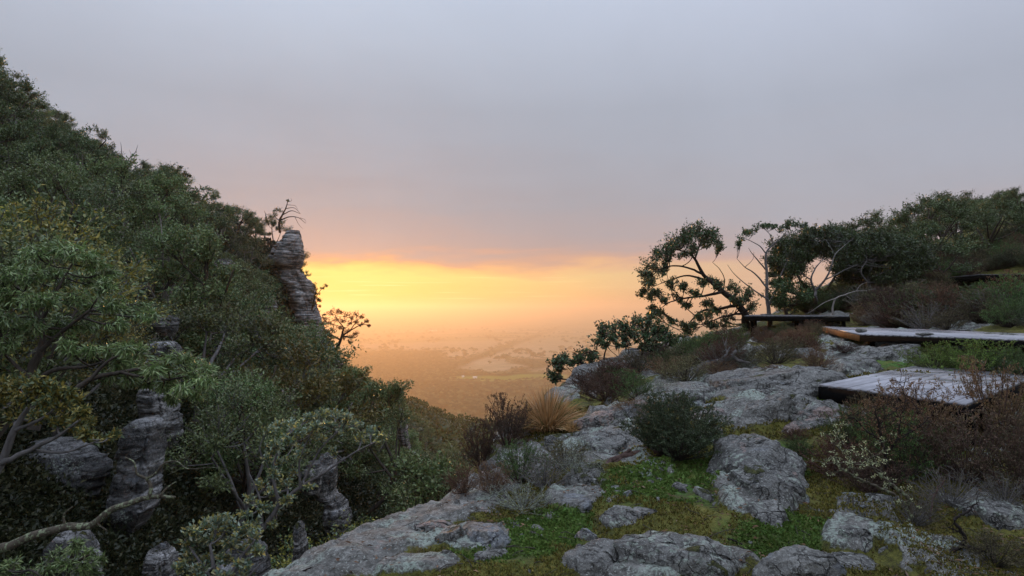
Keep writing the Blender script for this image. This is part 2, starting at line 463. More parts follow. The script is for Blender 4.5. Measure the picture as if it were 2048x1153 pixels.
M['rock_pink'] = rock_mat('rock_pink', pink=0.50, mint=0.62)
M['rock_blue'] = rock_mat('rock_blue', blue=0.48, mint=0.62, moss=0.72)
M['rock_moss'] = rock_mat('rock_moss', moss=0.50, mint=0.55)
M['cliff'] = rock_mat('cliff', dark=(.12,.11,.10), light=(.66,.64,.61), strata=0.9, moss=0.60, mint=0.66, stain=0.35, pink=0.66)
M['cliff_dark'] = rock_mat('cliff_dark', dark=(.12,.12,.12), light=(.48,.48,.48), strata=0.75, moss=0.64, mint=0.60)
M['cliff_mossy'] = rock_mat('cliff_mossy', dark=(.13,.125,.12), light=(.58,.57,.55), strata=0.75, moss=0.54, mint=0.64)

def ground_mat():
    """bedrock, moss cushions, lush green herbs and brown litter, placed by vertex attributes"""
    m, t, out = newmat('ledge_ground')
    g = t.new('ShaderNodeNewGeometry'); P = g.outputs['Position']
    a1 = t.new('ShaderNodeAttribute'); a1.attribute_name = 'bare'
    a2 = t.new('ShaderNodeAttribute'); a2.attribute_name = 'lush'
    big = t.noise(P, 0.9, 5, 0.6); mid = t.noise(P, 6.0, 6, 0.65); fine = t.noise(P, 38.0, 5, 0.7)
    rock = t.ramp(t.math('ADD', t.math('MULTIPLY', mid, 0.6), t.math('MULTIPLY', fine, 0.4)), [(0.36, (.065,.063,.055)), (0.5, (.185,.18,.16)), (0.64, (.37,.365,.33))])
    pk = t.noise(P, 2.3, 6, 0.65, 0.8)
    rock = t.mix(t.maprange(pk, 0.64, 0.68, 0, 0.8), rock, (.32,.24,.21))
    ls = t.new('ShaderNodeVectorMath', operation='ADD'); t.link(P, ls.inputs[0]); ls.inputs[1].default_value = (-11, 5, 8)
    lp = t.noise(ls.outputs[0], 1.7, 6, 0.65, 0.5)
    lm = t.math('MULTIPLY', t.maprange(lp, 0.52, 0.58), t.maprange(fine, 0.42, 0.52))
    rock = t.mix(t.math('MULTIPLY', lm, 0.85), rock, (.38,.45,.37))
    blot = t.maprange(t.noise(P, 15.0, 6, 0.7, 0.6), 0.53, 0.60)
    rock = t.mix(t.math('MULTIPLY', blot, 0.6), rock, (.045,.043,.036))
    specks = t.maprange(t.noise(P, 50.0, 3, 0.6), 0.59, 0.64)
    rock = t.mix(t.math('MULTIPLY', specks, 0.7), rock, (.47,.49,.44))
    mn = t.math('ADD', t.math('MULTIPLY', t.noise(P, 3.0, 5, 0.6), 0.55), t.math('MULTIPLY', t.noise(P, 28, 4, 0.65), 0.45))
    moss = t.ramp(mn, [(0.34, (.04,.028,.015)), (0.42, (.06,.055,.018)), (0.5, (.12,.12,.028)), (0.57, (.165,.155,.035)), (0.66, (.22,.20,.055))])
    gr = t.ramp(t.noise(P, 30, 4, 0.7), [(0.3, (.035,.07,.018)), (0.5, (.075,.155,.03)), (0.7, (.13,.25,.055))])
    moss = t.mix(t.math('MULTIPLY', a2.outputs['Fac'], t.maprange(t.noise(P, 5, 4, 0.6), 0.35, 0.55)), moss, gr)
    br = t.noise(P, 2.0, 5, 0.6, 0.4)
    moss = t.mix(t.maprange(br, 0.56, 0.66, 0, 0.75), moss, t.mix(fine, (.045,.028,.018), (.13,.085,.05)))
    fac = t.maprange(t.math('ADD', a1.outputs['Fac'], t.math('MULTIPLY', t.math('SUBTRACT', t.noise(P, 5.0, 6, 0.7), 0.5), 1.5)), 0.44, 0.56)
    col = t.mix(fac, moss, rock)
    h = t.math('ADD', t.math('MULTIPLY', mid, 0.6), t.math('MULTIPLY', fine, 0.5))
    h = t.math('SUBTRACT', h, t.math('MULTIPLY', fac, 0.25))
    principled(t, out, col, 0.9, 0.2, bump(t, h, 0.06, 0.9))
    return m
M['ground'] = ground_mat()

def hill_mat():
    m, t, out = newmat('hill_soil')
    g = t.new('ShaderNodeNewGeometry'); P = g.outputs['Position']
    n = t.noise(P, 0.5, 7, 0.7); f = t.noise(P, 7.0, 5, 0.7)
    c = t.ramp(t.math('ADD', t.math('MULTIPLY', n, .5), t.math('MULTIPLY', f, .5)), [(0.35, (.016,.016,.010)), (0.5, (.035,.036,.016)), (0.62, (.07,.062,.03))])
    principled(t, out, c, 0.95, 0.1, bump(t, f, 0.2, 0.9))
    return m
M['hill'] = hill_mat()

def plain_mat():
    m, t, out = newmat('valley_plain')
    g = t.new('ShaderNodeNewGeometry'); P = g.outputs['Position']
    a = t.new('ShaderNodeAttribute'); a.attribute_name = 'wood'
    a2 = t.new('ShaderNodeAttribute'); a2.attribute_name = 'green'
    v = t.new('ShaderNodeTexVoronoi'); v.inputs['Scale'].default_value = 1/760.0; v.distance = 'CHEBYCHEV'
    mp = t.new('ShaderNodeMapping'); mp.inputs['Rotation'].default_value = (0, 0, 0.5); t.link(P, mp.inputs[0]); t.link(mp.outputs[0], v.inputs['Vector'])
    sv = t.new('ShaderNodeSeparateXYZ'); t.link(v.outputs['Color'], sv.inputs[0])
    fld = t.ramp(sv.outputs[0], [(0, (.33,.27,.17)), (0.35, (.40,.32,.21)), (0.6, (.28,.23,.13)), (0.8, (.20,.20,.09)), (1, (.36,.29,.19))])
    fld = t.mix(a2.outputs['Fac'], fld, (.16,.22,.04))
    n = t.noise(P, 0.017, 5, 0.6)
    fld = t.mix(t.maprange(n, 0.4, 0.65, 0, 0.5), fld, (.13,.11,.06))
    wd = t.ramp(t.noise(P, 0.05, 5, 0.7), [(0.35, (.02,.02,.01)), (0.6, (.06,.06,.03))])
    c = t.mix(a.outputs['Fac'], fld, wd)
    principled(t, out, c, 1.0, 0.0)
    return m
M['plain'] = plain_mat()
M['crown_far'] = leaf_mat('crown_far', [(.015,.018,.01),(.05,.055,.025),(.13,.125,.05)], rough=0.9, spec=0.05, trans=0.0, hue_obj=.15, gain=1.2)
M['crown_mid'] = leaf_mat('crown_mid', [(.03,.05,.02),(.055,.085,.03),(.085,.115,.045),(.05,.06,.03)], rough=0.7, spec=0.15, trans=0.1, hue_obj=0.3)

# ------------------------------------------------------------------ the rocky ledge (right) and the land round it
def gp(rows):
    return [tuple(at(px, py, Y)) for px, py, Y in rows]
ledge_ctrl = gp([(1300,1140,4.3),(1700,1140,4.3),(2048,1140,4.3),(1000,1140,4.35),(600,1140,4.6),
    (750,1060,5.5),(950,985,6.9),(1300,1000,5.6),(1500,1000,5.5),(1800,1010,5.5),(2048,1010,5.6),
    (1020,905,8.5),(1200,900,7.6),(1430,900,7.2),(1700,880,7.0),(2048,880,7.2),
    (1110,800,13),(1200,745,17),(1300,700,21),(1350,682,24),(1430,740,13),(1300,800,10.5),(1560,800,9.0),(1640,705,14),(1714,709,14.2),
    (1800,722,11.8),(1660,815,8.5),(2048,740,11),(1490,668,26),(1540,684,24),(1620,684,23),(1560,690,18),(1655,672,20),(1900,662,17),(2000,610,22),(1700,605,30),
    (1800,598,29),(1900,560,32),(1900,530,38),(1600,612,42),(1700,550,52),(1850,490,60),(2010,590,28),(2048,450,66)])
ledge_ctrl += [(0,0,-1.68),(1.5,1.5,-1.68),(-2,1,-1.9),(5,0,-1.4),(8,3,-1.0),(0,-4,-1.5),(8,-4,-.9),(-4,-4,-2),(20,10,2.0),(20,0,3.0),
    (40,20,8),(45,45,11),(80,70,20),(90,30,22),(30,90,-2),(60,110,6),(110,110,16)]
ledge_z0 = TPS(ledge_ctrl, 0.02)
_eg = gp([(540,1153,4.4),(750,1060,5.4),(950,985,6.9),(1000,880,9.3),(1105,795,13.6),(1200,738,18),(1345,682,24),(1478,656,30),(1590,612,44),(1680,560,54),(1840,490,64)])
edge_y = np.array([-30,-5,0,2.5]+[p[1] for p in _eg]+[76,120]); edge_x = np.array([-7,-4.2,-3.2,-2.4]+[p[0] for p in _eg]+[56,120])
def edge_d(x, y):
    """distance inside the ledge rim (negative over the drop)"""
    e = 0.35
    s = (np.interp(y+e, edge_y, edge_x)-np.interp(y-e, edge_y, edge_x))/(2*e)
    s = np.clip(s, -0.2, 1.6)
    return (x-np.interp(y, edge_y, edge_x))/np.sqrt(1+s*s)
# patches of bare bedrock, given as pixel ellipses that are laid onto the ledge
bare_px = [(1510,985,75,60),(1340,1125,200,35),(1150,1000,60,35),(950,1088,70,30),(1200,905,95,38),(1700,1075,60,40),(1590,1140,90,25),(1050,940,60,40),(830,1140,90,20),(640,1120,150,60),(740,1075,170,55),(860,1030,140,42),(965,985,90,30),(1300,1148,150,25),(1500,930,60,50),
           (1400,775,140,38),(1550,780,140,38),(1500,835,110,26),(1640,835,60,14),(1230,855,90,28),(1300,740,120,22),
           (1240,740,120,45),(1740,709,90,10),(1940,650,90,16),(1980,1025,70,25)]
lush_px = [(1380,965,170,45),(1290,985,110,40),(1100,1060,100,40),(1560,915,60,40),(1500,1105,60,25),(1560,1060,110,40),(1010,1100,90,40),(1590,800,110,22),(1660,785,80,14),(1830,725,110,14)]
def ledge_raw(x, y):
    z = ledge_z0(x, y)
    return z
def rayhit(px, py, fn, y0=2.5, y1=130.0, n=500):
    """first point of a heightfield seen through a pixel"""
    r = ray(px, py)
    ys = y0*(y1/y0)**np.linspace(0, 1, n)
    z = fn(ys*r[0], ys)
    below = ys*r[2] < z
    k = int(np.argmax(below))
    if not below.any(): return None
    if k == 0: return r*ys[0]
    lo, hi = ys[k-1], ys[k]
    for _ in range(18):
        mdl = 0.5*(lo+hi)
        if mdl*r[2] < float(fn(np.array([mdl*r[0]]), np.array([mdl]))[0]): hi = mdl
        else: lo = mdl
    return r*hi
def edge_drop(x, y):
    d = edge_d(x, y) + 0.5*fbm(x*0.6, y*0.6, 0, 3, 3)*np.clip(y/12, 0.25, 1.2)
    dn = np.maximum(-d, 0)
    return -(1.15*dn + 0.35*dn**1.7), d
def ledge_smooth(x, y):
    x = np.asarray(x, float); y = np.asarray(y, float)
    dz, d = edge_drop(x, y)
    xe = np.interp(y, edge_y, edge_x)
    return ledge_z0(np.maximum(x, xe-0.5), y) + dz

def patch_field(rows, x, y, soft=0.35):
    a = np.zeros(np.shape(x))
    for px, py, rx, ry in rows:
        c = rayhit(px, py, ledge_smooth)
        if c is None: continue
        f = rayhit(px, py-ry*0.9, ledge_smooth); n_ = rayhit(px, py+ry*0.9, ledge_smooth)
        if c is None: continue
        wx = rx/F_PX*c[1]
        fy = (f[1]-c[1]) if f is not None else wx*1.5
        fy = min(fy, wx*2.5); ny = (c[1]-n_[1]) if n_ is not None else fy*0.6
        dy = y-c[1]; dx = x-c[0]-(c[0]/c[1])*dy
        q = np.hypot(dx/wx, np.where(dy > 0, dy/max(fy, .05), dy/max(ny, .05)))
        a = np.maximum(a, np.clip((1-q)/soft+0.5, 0, 1))
    return a

def polar_grid(r0, r1, nr, a0, a1, na, ycenter=0.0):
    rr = r0*(r1/r0)**np.linspace(0, 1, nr); th = np.linspace(R(a0), R(a1), na)
    Rg, Tg = np.meshgrid(rr, th, indexing='ij')
    return Rg*np.sin(Tg), Rg*np.cos(Tg)
def grid_faces(nr, na, keep=None):
    i, j = np.meshgrid(np.arange(nr-1), np.arange(na-1), indexing='ij')
    a = i*na+j
    F = np.stack([a, a+1, a+na+1, a+na], -1).reshape(-1, 4)[:, ::-1]
    if keep is not None:
        k = keep.reshape(-1); F = F[k[F].all(1)]
    return F
def compact(V, F, attrs):
    used = np.zeros(len(V), bool); used[F.ravel()] = True
    idx = np.cumsum(used)-1
    return V[used], idx[F], {k: a.ravel()[used] for k, a in attrs.items()}

gx, gy = polar_grid(1.4, 140, 540, -60, 66, 560)
dz, dd = edge_drop(gx, gy)
bare = patch_field(bare_px, gx, gy)
bare = np.maximum(bare, np.clip(1-np.abs(dd-0.2)/0.9, 0, 1)*0.8)           # the rim itself is rock
bare = np.maximum(bare, np.clip(-dd*2, 0, 1))
bare = np.clip(bare*0.86 + 0.30*fbm(gx*0.9, gy*0.9, 0, 4, 21), 0, 1)
pokes = np.clip((fbm(gx*1.5+4, gy*1.2, 0, 5, 23, .6)-0.12)*5, 0, 1)*(gy < 30)
bare = np.maximum(bare, pokes*.95)
lush = patch_field(lush_px, gx, gy, 0.7)
zz = ledge_z0(np.maximum(gx, np.interp(gy, edge_y, edge_x)-0.5), gy) + dz
near = np.clip(1.3-np.hypot(gx, gy)/60, 0.15, 1)
c1, c2, cid = cells(gx*0.55+0.55*fbm(gx, gy, 0, 4, 4), gy*0.35+0.55*fbm(gx, gy, 5, 4, 6), 2)
slab = np.clip((c2-c1)*5, 0, 1)**0.6
steps = np.floor(cid*3)/3
ridge = 1-np.abs(fbm(gx*1.6+0.8*gy, gy*1.2, 0, 5, 8))*2
rockz = 0.05*np.minimum(slab, .6) + 0.05*steps*slab + 0.09*ridge + 0.06*fbm(gx*3.5, gy*3.5, 0, 5, 11) + 0.018*fbm(gx*13, gy*13, 0, 4, 12)
mossz = 0.11*fbm(gx*1.1, gy*1.1, 0, 3, 30) + 0.035*np.abs(fbm(gx*6, gy*6, 0, 3, 31)) + 0.012*fbm(gx*26, gy*26, 0, 2, 33)
sm = bare*bare*(3-2*bare)
zz = zz + sm*(rockz-0.02)*np.clip(np.hypot(gx, gy)/6, 0.55, 1.6) + (1-sm)*mossz
keep = (dd > -9)
Fg = grid_faces(*gx.shape, keep)
Vg, Fg, At = compact(np.stack([gx, gy, zz], -1).reshape(-1, 3), Fg, {'bare': bare, 'lush': lush})
ledge = obj('rocky_ground', mesh_np('rocky_ground', Vg, [Fg], M['ground'], True, At))
tag(ledge, kind='structure')
ledge_grid = (gx, gy, zz)
def ledge_z(x, y):
    """height of the finished ledge mesh"""
    x = np.atleast_1d(np.asarray(x, float)); y = np.atleast_1d(np.asarray(y, float))
    r = np.hypot(x, y); th = np.degrees(np.arctan2(x, y))
    fi = np.log(np.clip(r, 1.4, 139.9)/1.4)/math.log(100)*539; fj = np.clip((th+60)/126*559, 0, 558.999)
    i = np.clip(fi.astype(int), 0, 538); j = fj.astype(int); u = np.clip(fi-i, 0, 1); v = fj-j
    return zz[i, j]*(1-u)*(1-v)+zz[i+1, j]*u*(1-v)+zz[i, j+1]*(1-u)*v+zz[i+1, j+1]*u*v
def LZ(x, y): return float(ledge_z(x, y)[0])
def hit(px, py):
    """where the ledge is seen through a pixel; slides down to the outline of the ledge if the pixel is above it"""
    for k in range(60):
        p = rayhit(px, py+3*k, ledge_z)
        if p is not None and edge_d(p[0], p[1]) > -0.9: return p
    return at(px, py+20, 8.0)

# ground behind and beside the camera, and the shoulder out of frame
bx, by = np.meshgrid(np.linspace(-4, 60, 60), np.linspace(-30, 1.35, 40), indexing='ij')
bz = ledge_z0(bx, by)-0.03
kb = edge_d(bx, by) > -1
Vb, Fb, _ = compact(np.stack([bx, by, bz], -1).reshape(-1, 3), grid_faces(60, 40, kb)[:, ::-1], {})
tag(obj('hilltop_ground', mesh_np('hilltop_ground', Vb, [Fb], M['ground'], True, {'bare': np.zeros(len(Vb)), 'lush': np.zeros(len(Vb))})), kind='structure')

# ------------------------------------------------------------------ the ravine and the wooded mountainside (left)
hill_ctrl = gp([(0,1153,11),(200,1153,14),(400,1153,18),(540,1153,22),(700,1050,34),(835,1000,60),(930,960,150),(960,905,190),(1000,870,220),
    (0,1000,13),(0,850,16),(0,700,20),(0,550,27),(0,400,36),(0,260,46),
    (200,1000,17),(200,850,20),(200,700,25),(200,550,34),(200,400,50),(180,330,58),
    (400,1000,24),(400,850,29),(400,700,38),(400,550,52),(400,455,68),(560,472,89),(520,462,86),(470,452,80),(430,430,74),(590,520,92),
    (550,1000,30),(550,850,40),(550,700,55),(540,530,80),(610,700,76),
    (700,950,42),(700,850,60),(690,760,96),(790,935,64),(800,870,165),(755,800,138),
    (900,920,200),(900,860,225),(830,825,250),(700,800,330)])
hill_ctrl += [(-6,62,-24),(-8,48,-18),(-5,90,-38),(-9,105,-36),(-60,50,27),(-80,70,32),(-60,100,14),(-44,100,6),(-45,135,-8),(-60,180,-22),(-40,300,-68),(-16,400,-74),(-60,450,-96),(-120,20,45),(-150,120,40),(-150,300,-20),
    (-12,0,-1),(-25,5,5),(-40,15,14),(-5,0,-6),(-3,6,-9),(0,12,-12),(3,22,-16),(6,40,-24),(5,80,-38),(10,150,-66),(40,100,-55),(60,60,-45),(100,200,-110),(20,300,-110),(0,600,-138),(200,400,-136),(-200,600,-120),(-200,450,-80),(60,450,-134),(0,800,-205),(0,1100,-252),(300,800,-252),(-300,900,-190),(500,1200,-255),(-500,1200,-230)]
hill_z0 = TPS(hill_ctrl, 0.5)
def hill_z(x, y):
    x = np.asarray(x, float); y = np.asarray(y, float)
    a = np.clip(y/40, 0.3, 3)
    z = hill_z0(x, y) + 0.9*a*fbm(x*0.09, y*0.09, 0, 3, 41) + 0.35*fbm(x*0.45, y*0.45, 0, 3, 44)
    z = z - 2.6*np.clip((y-28)/22, 0, 1)*np.clip((112-y)/14, 0, 1)*np.clip((-x-8)/8, 0, 1)   # the trees, not the ground, make the outline
    return np.clip(z, -253, 62)
ya = np.concatenate([np.linspace(-12, 10, 23)[:-1], 10*(1250/10.0)**np.linspace(0, 1, 250)])
ta = np.linspace(-1, 1, 270)
Ya, Ta = np.meshgrid(ya, ta, indexing='ij')
xw = 26+0.75*np.maximum(Ya, 0)
Xa = -10+0.02*Ya + Ta*xw*1.15 - 6
Za = hill_z(Xa, Ya)
tag(obj('ravine_hillside', mesh_np('ravine_hillside', np.stack([Xa, Ya, Za], -1).reshape(-1, 3), [grid_faces(len(ya), len(ta))[:, ::-1]], M['hill'], True)), kind='structure')

# ------------------------------------------------------------------ the valley plain
PZ = -250.0
def px_of(x, y, z):
    Zc = z*CP - y*SP; Yc = y*CP + z*SP
    return 1024+F_PX*x/Yc, 576.5-F_PX*Zc/Yc
def wood_mask(x, y):
    """1 where the plain is wooded"""
    px, py = px_of(x, y, np.full(np.shape(x), PZ))
    n = fbm(x/290.0, y/460.0, 0, 4, 61)
    m = np.clip((py - (742 + 9*n))/4, 0, 1)
    m = np.maximum(m, np.clip((py-(702-14*n-(px-700)*0.12))/4, 0, 1)*np.clip((905+50*n-px)/15, 0, 1)*np.clip((py-700)/3, 0, 1))
    # the belt that runs away to the right
    line = 745-(px-870)*0.36
    m = np.maximum(m, np.clip(1.4-np.abs(py-line+4*n)/(2.0+np.clip((py-655)/9, 0, 11)*0.8), 0, 1)*np.clip((px-850)/10, 0, 1)*np.clip((1130-px)/10, 0, 1))
    m = np.maximum(m, np.clip((n-0.05)*6, 0, 1)*np.clip((py-716)/3, 0, 1)*np.clip((px-1010)/20, 0, 1))
    # clearings inside the forest
    for cx_, cy_, rx_, ry_ in ((1010,733,48,5.5),(985,757,78,4.5),(1075,752,55,3.5),(1150,757,70,3)):
        m = m*np.clip((np.hypot((px-cx_)/rx_, (py-cy_)/ry_)-1+0.5*n)*5, 0, 1)
    m = np.maximum(m, np.clip((n-0.30)*5, 0, 1)*np.clip((690-py)/10, 0, 1))
    return m
yr = 900*(27000/900.0)**np.linspace(0, 1, 240); tr_ = np.linspace(-1, 1, 260)
Yp, Tp = np.meshgrid(yr, tr_, indexing='ij'); Xp = Tp*(250+0.95*Yp)
Zp = PZ + 3.0*fbm(Xp/500, Yp/500, 0, 3, 71)*np.clip(Yp/5000, 0.2, 2)
wm = wood_mask(Xp, Yp)
pxp, pyp = px_of(Xp, Yp, Zp)
gm = np.clip(1.6-np.hypot((pxp-1040)/140, (pyp-755)/9), 0, 1)
tag(obj('valley_plain', mesh_np('valley_plain', np.stack([Xp, Yp, Zp], -1).reshape(-1, 3), [grid_faces(240, 260)[:, ::-1]], M['plain'], True, {'wood': wm, 'green': gm})), kind='structure')

rng = np.random.default_rng(5)
def blob_template(n_lon, n_lat, seed):
    r_ = np.random.default_rng(seed); V = []
    for i in range(n_lat):
        ph = (i+0.15)/n_lat*math.pi*0.55
        for j in range(n_lon):
            a = (j+0.5*(i % 2))/n_lon*2*math.pi
            rr = 1+r_.uniform(-.22, .22)
            V.append((math.sin(ph)*math.cos(a)*rr, math.sin(ph)*math.sin(a)*rr, math.cos(ph)*rr*0.8))
    V.append((0, 0, 0.85))
    top = len(V)-1
    F = []
    for i in range(n_lat-1):
        for j in range(n_lon):
            a = i*n_lon+j; b = i*n_lon+(j+1) % n_lon
            F += [(a, a+n_lon, b), (b, a+n_lon, b+n_lon)]
    F += [(top, j, (j+1) % n_lon) for j in range(n_lon)]
    return np.array(V), np.array(F)
def blobs(name, X, Y, Z, S, mat, n_lon=6, n_lat=3, squash=1.0):
    acc = Acc(); temps = [blob_template(n_lon, n_lat, k) for k in range(6)]
    ch = rng.integers(0, 6, len(X))
    for k in range(6):
        s = ch == k
        if not s.any(): continue
        tv, tf = temps[k]; n = s.sum()
        a = rng.uniform(0, 6.28, n); ca, sa = np.cos(a), np.sin(a)
        vx = tv[None, :, 0]*ca[:, None]-tv[None, :, 1]*sa[:, None]; vy = tv[None, :, 0]*sa[:, None]+tv[None, :, 1]*ca[:, None]
        V = np.stack([X[s][:, None]+vx*S[s][:, None], Y[s][:, None]+vy*S[s][:, None], Z[s][:, None]+tv[None, :, 2]*S[s][:, None]*squash], -1)
        F = tf[None]+(np.arange(n)*len(tv))[:, None, None]
        acc.add(V.reshape(-1, 3), F.reshape(-1, 3))
    return acc.mesh(name, mat)
# forest on the plain: crowns thick near the foot of the range, belts farther out
n = 60000
ys = (rng.uniform((1/9300.0)**.6, (1/1150.0)**.6, n))**(-1/.6)
xs = (rng.uniform(-.34, .28, n))*ys
m_ = wood_mask(xs, ys); keep_ = rng.uniform(0, 1, n) < m_
xs, ys = xs[keep_][:11500], ys[keep_][:11500]
S = rng.uniform(7.0, 14.0, len(xs))*np.clip(ys/3200, 0.8, 1.6)
vf = obj('valley_forest', blobs('valley_forest', xs, ys, np.full(len(xs), PZ+1.5)+rng.uniform(0, 3, len(xs)), S, M['crown_far'], 6, 2))
tag(vf, 'forest spread over the near floor of the valley', 'forest', kind='stuff')

# ------------------------------------------------------------------ plant builders
def bez(p0, p1, p2, n):
    t = np.linspace(0, 1, n)[:, None]
    return (1-t)**2*p0 + 2*t*(1-t)*p1 + t*t*p2
def unit(v): return v/(np.linalg.norm(v)+1e-9)

def plant(limbs, clumps, rng, leaf, twigs=10, twig_r=0.006, per=12, flat=0.65, up=0.25, bunch=0.5, limb_sides=7, sides=3, branch_r=0.4, rmin=0.5):
    """wood and foliage of a tree from its limbs (N x 3 points, radii) and leaf clumps (centre, radius).
    leaf = (length, width, droop); returns two Acc"""
    wood, fol = Acc(), Acc()
    allp, allr = [], []
    for P, Rr in limbs:
        P = np.asarray(P, float); Rr = np.asarray(Rr, float)
        k = max(6, len(P)*4); u = np.linspace(0, len(P)-1, k); i = np.clip(u.astype(int), 0, len(P)-2); f = (u-i)[:, None]
        # Catmull-Rom through the given points
        Q = np.vstack([2*P[0]-P[1], P, 2*P[-1]-P[-2]])
        a, b, c, d = Q[i], Q[i+1], Q[i+2], Q[i+3]
        S = 0.5*((2*b)+(-a+c)*f+(2*a-5*b+4*c-d)*f*f+(-a+3*b-3*c+d)*f**3)
        rr = Rr[i]*(1-f[:, 0])+Rr[i+1]*f[:, 0]
        S = S + rng.normal(0, 0.12, S.shape)*rr[:, None]
        tube(wood, S, rr, limb_sides)
        allp.append(S[1:]); allr.append(rr[1:])
    AP, AR = np.vstack(allp), np.concatenate(allr)
    LP, LD = [], []
    for c, r in clumps:
        c = np.asarray(c, float)
        dist = np.linalg.norm(AP-c, axis=1) + np.maximum(AP[:, 2]-c[2], 0)*0.8
        j = int(np.argmin(dist)); q = AP[j]
        L = np.linalg.norm(c-q)
        start = c - (c-q)/(L+1e-6)*min(r*0.6, L)
        ends0 = c - np.array([0, 0, r*0.25])
        if L > r*0.3:
            mid = (q+ends0)/2 + rng.normal(0, 0.10*L, 3) + np.array([0, 0, -0.10*L])
            B = bez(q, mid, ends0, 7)
            r0 = min(AR[j]*0.8, 0.02*L+twig_r*2.2)*1.0
            tube(wood, B, np.linspace(r0, twig_r*1.4, 7), 4, False)
        else:
            B = bez(q, (q+ends0)/2, ends0, 7)
        nt = max(3, int(twigs))
        D = rng.normal(size=(nt, 3)); D /= np.linalg.norm(D, axis=1)[:, None]; D[:, 2] = D[:, 2]*flat + up
        E = c + D*r*rng.uniform(rmin, 1.08, nt)[:, None]
        for e in E:
            s = B[rng.integers(3, 7)]
            m = (s+e)/2 + rng.normal(0, 0.12*r, 3) - np.array([0, 0, 0.1*r])
            T = bez(s, m, e, 4)
            tube(wood, T, np.array([1.2, 1.0, .8, .5])*twig_r, sides, False)
            k = per
            u = rng.uniform(0.25, 1.08, k)
            P = s*(1-u[:, None])+e*u[:, None] + rng.normal(0, bunch*r*0.25, (k, 3))
            out = (P-s); out /= np.linalg.norm(out, axis=1)[:, None]+1e-6
            d = out*0.7 + rng.normal(0, 0.6, (k, 3)); d[:, 2] -= leaf[2]
            LP.append(P); LD.append(d)
    if LP:
        P = np.vstack(LP); D = np.vstack(LD); n = len(P)
        s = rng.uniform(0.7, 1.25, n)
        leaves(fol, P, D, leaf[0]*s, leaf[1]*s, rng)
    return wood, fol

def make_plant(kind, label, cat, origin, wood, fol, bark, leafm, group=None, wname='trunk', fname='foliage'):
    """thing with trunk and foliage children; geometry is given relative to the origin"""
    t = thing(kind, label, cat, origin, 0, group)
    obj(wname, wood.mesh(wname, M[bark], True), t)
    if fol is not None and fol.n:
        f = obj(fname, fol.mesh(fname, M[leafm]), t); f['kind'] = 'stuff'
    return t

def px_plant(kind, label, cat, Y, base, limbs, clumps, bark, leafm, leaf, seed=1, depth=1.0, group=None, root=None, **kw):
    """tree laid out from its outline in the photograph, given its own distance and thickness.
    limbs: list of [(px, py, radius_m, (dy))...]; clumps: [(px, py, r_px, (dy))...]"""
    r_ = np.random.default_rng(seed)
    o = at(base[0], base[1], Y) if root is None else np.asarray(root, float)
    LB = []
    for l in limbs:
        off = r_.uniform(-.3, .3)*depth; n = len(l)
        pts = []
        for i, q in enumerate(l):
            dy = q[3] if len(q) > 3 else off*i/max(1, n-1)
            pts.append(at(q[0], q[1], Y+dy)-o)
        LB.append((pts, [q[2] for q in l]))
    CL = []
    for q in clumps:
        dy = q[3] if len(q) > 3 else r_.uniform(-1, 1)*depth
        CL.append((at(q[0], q[1], Y+dy)-o, q[2]/F_PX*Y))
    wood, fol = plant(LB, CL, r_, leaf, **kw)
    return make_plant(kind, label, cat, o, wood, fol, bark, leafm, group)

def gum_proto(seed, h=6.0, spread=2.6, nclump=16, leaf=(.20,.09,.35), lean=0.0, twigs=9, per=11, style='dome', trunk_r=0.13, **kw):
    """generic bushy hillside gum: leaning trunk, umbrella of separate clumps"""
    r_ = np.random.default_rng(seed)
    top = np.array([lean*h*0.5, r_.uniform(-.2, .2)*h*0.4, h*0.72])
    m = top*0.5 + r_.normal(0, 0.07*h, 3); m[2] = h*0.34
    limbs = [([np.array([0, 0, -0.5]), np.zeros(3), m, top], [trunk_r*1.2, trunk_r, trunk_r*.75, trunk_r*.4])]
    for k in range(4):
        a = k*1.57+r_.uniform(-.5, .5); e = np.array([math.cos(a)*spread*.6, math.sin(a)*spread*.6, h*r_.uniform(.6, .8)])+top*[1, 1, 0]*0.6
        limbs.append(([m*r_.uniform(.7, 1.0), (m+e)/2+[0, 0, -0.05*h], e], [trunk_r*.6, trunk_r*.42, trunk_r*.25]))
    cl = []
    for k in range(nclump):
        a = k*2.399+r_.uniform(-.4, .4); q = math.sqrt((k+.5)/nclump)
        rr = spread*q*r_.uniform(.8, 1.1)
        z = h*(0.97-0.34*q*q)+r_.uniform(-.12, .08)*h
        if style == 'column': z = h*r_.uniform(.35, 1.0); rr = spread*r_.uniform(.15, 1)*math.sqrt(max(.1, 1.15-z/h))
        cl.append((np.array([math.cos(a)*rr+top[0]*0.8, math.sin(a)*rr+top[1]*.8, z]), spread*r_.uniform(.22, .36)))
    # some lower skirts so a crown is not only a cap
    for k in range(nclump//3 if style == 'column' else 1):
        a = r_.uniform(0, 6.28); rr = spread*r_.uniform(.5, .95)
        cl.append((np.array([math.cos(a)*rr, math.sin(a)*rr, h*r_.uniform(.35, .6)]), spread*r_.uniform(.18, .28)))
    return plant(limbs, cl, r_, leaf, twigs=twigs, per=per, twig_r=0.012*h/6, flat=.5, up=.3, **kw)

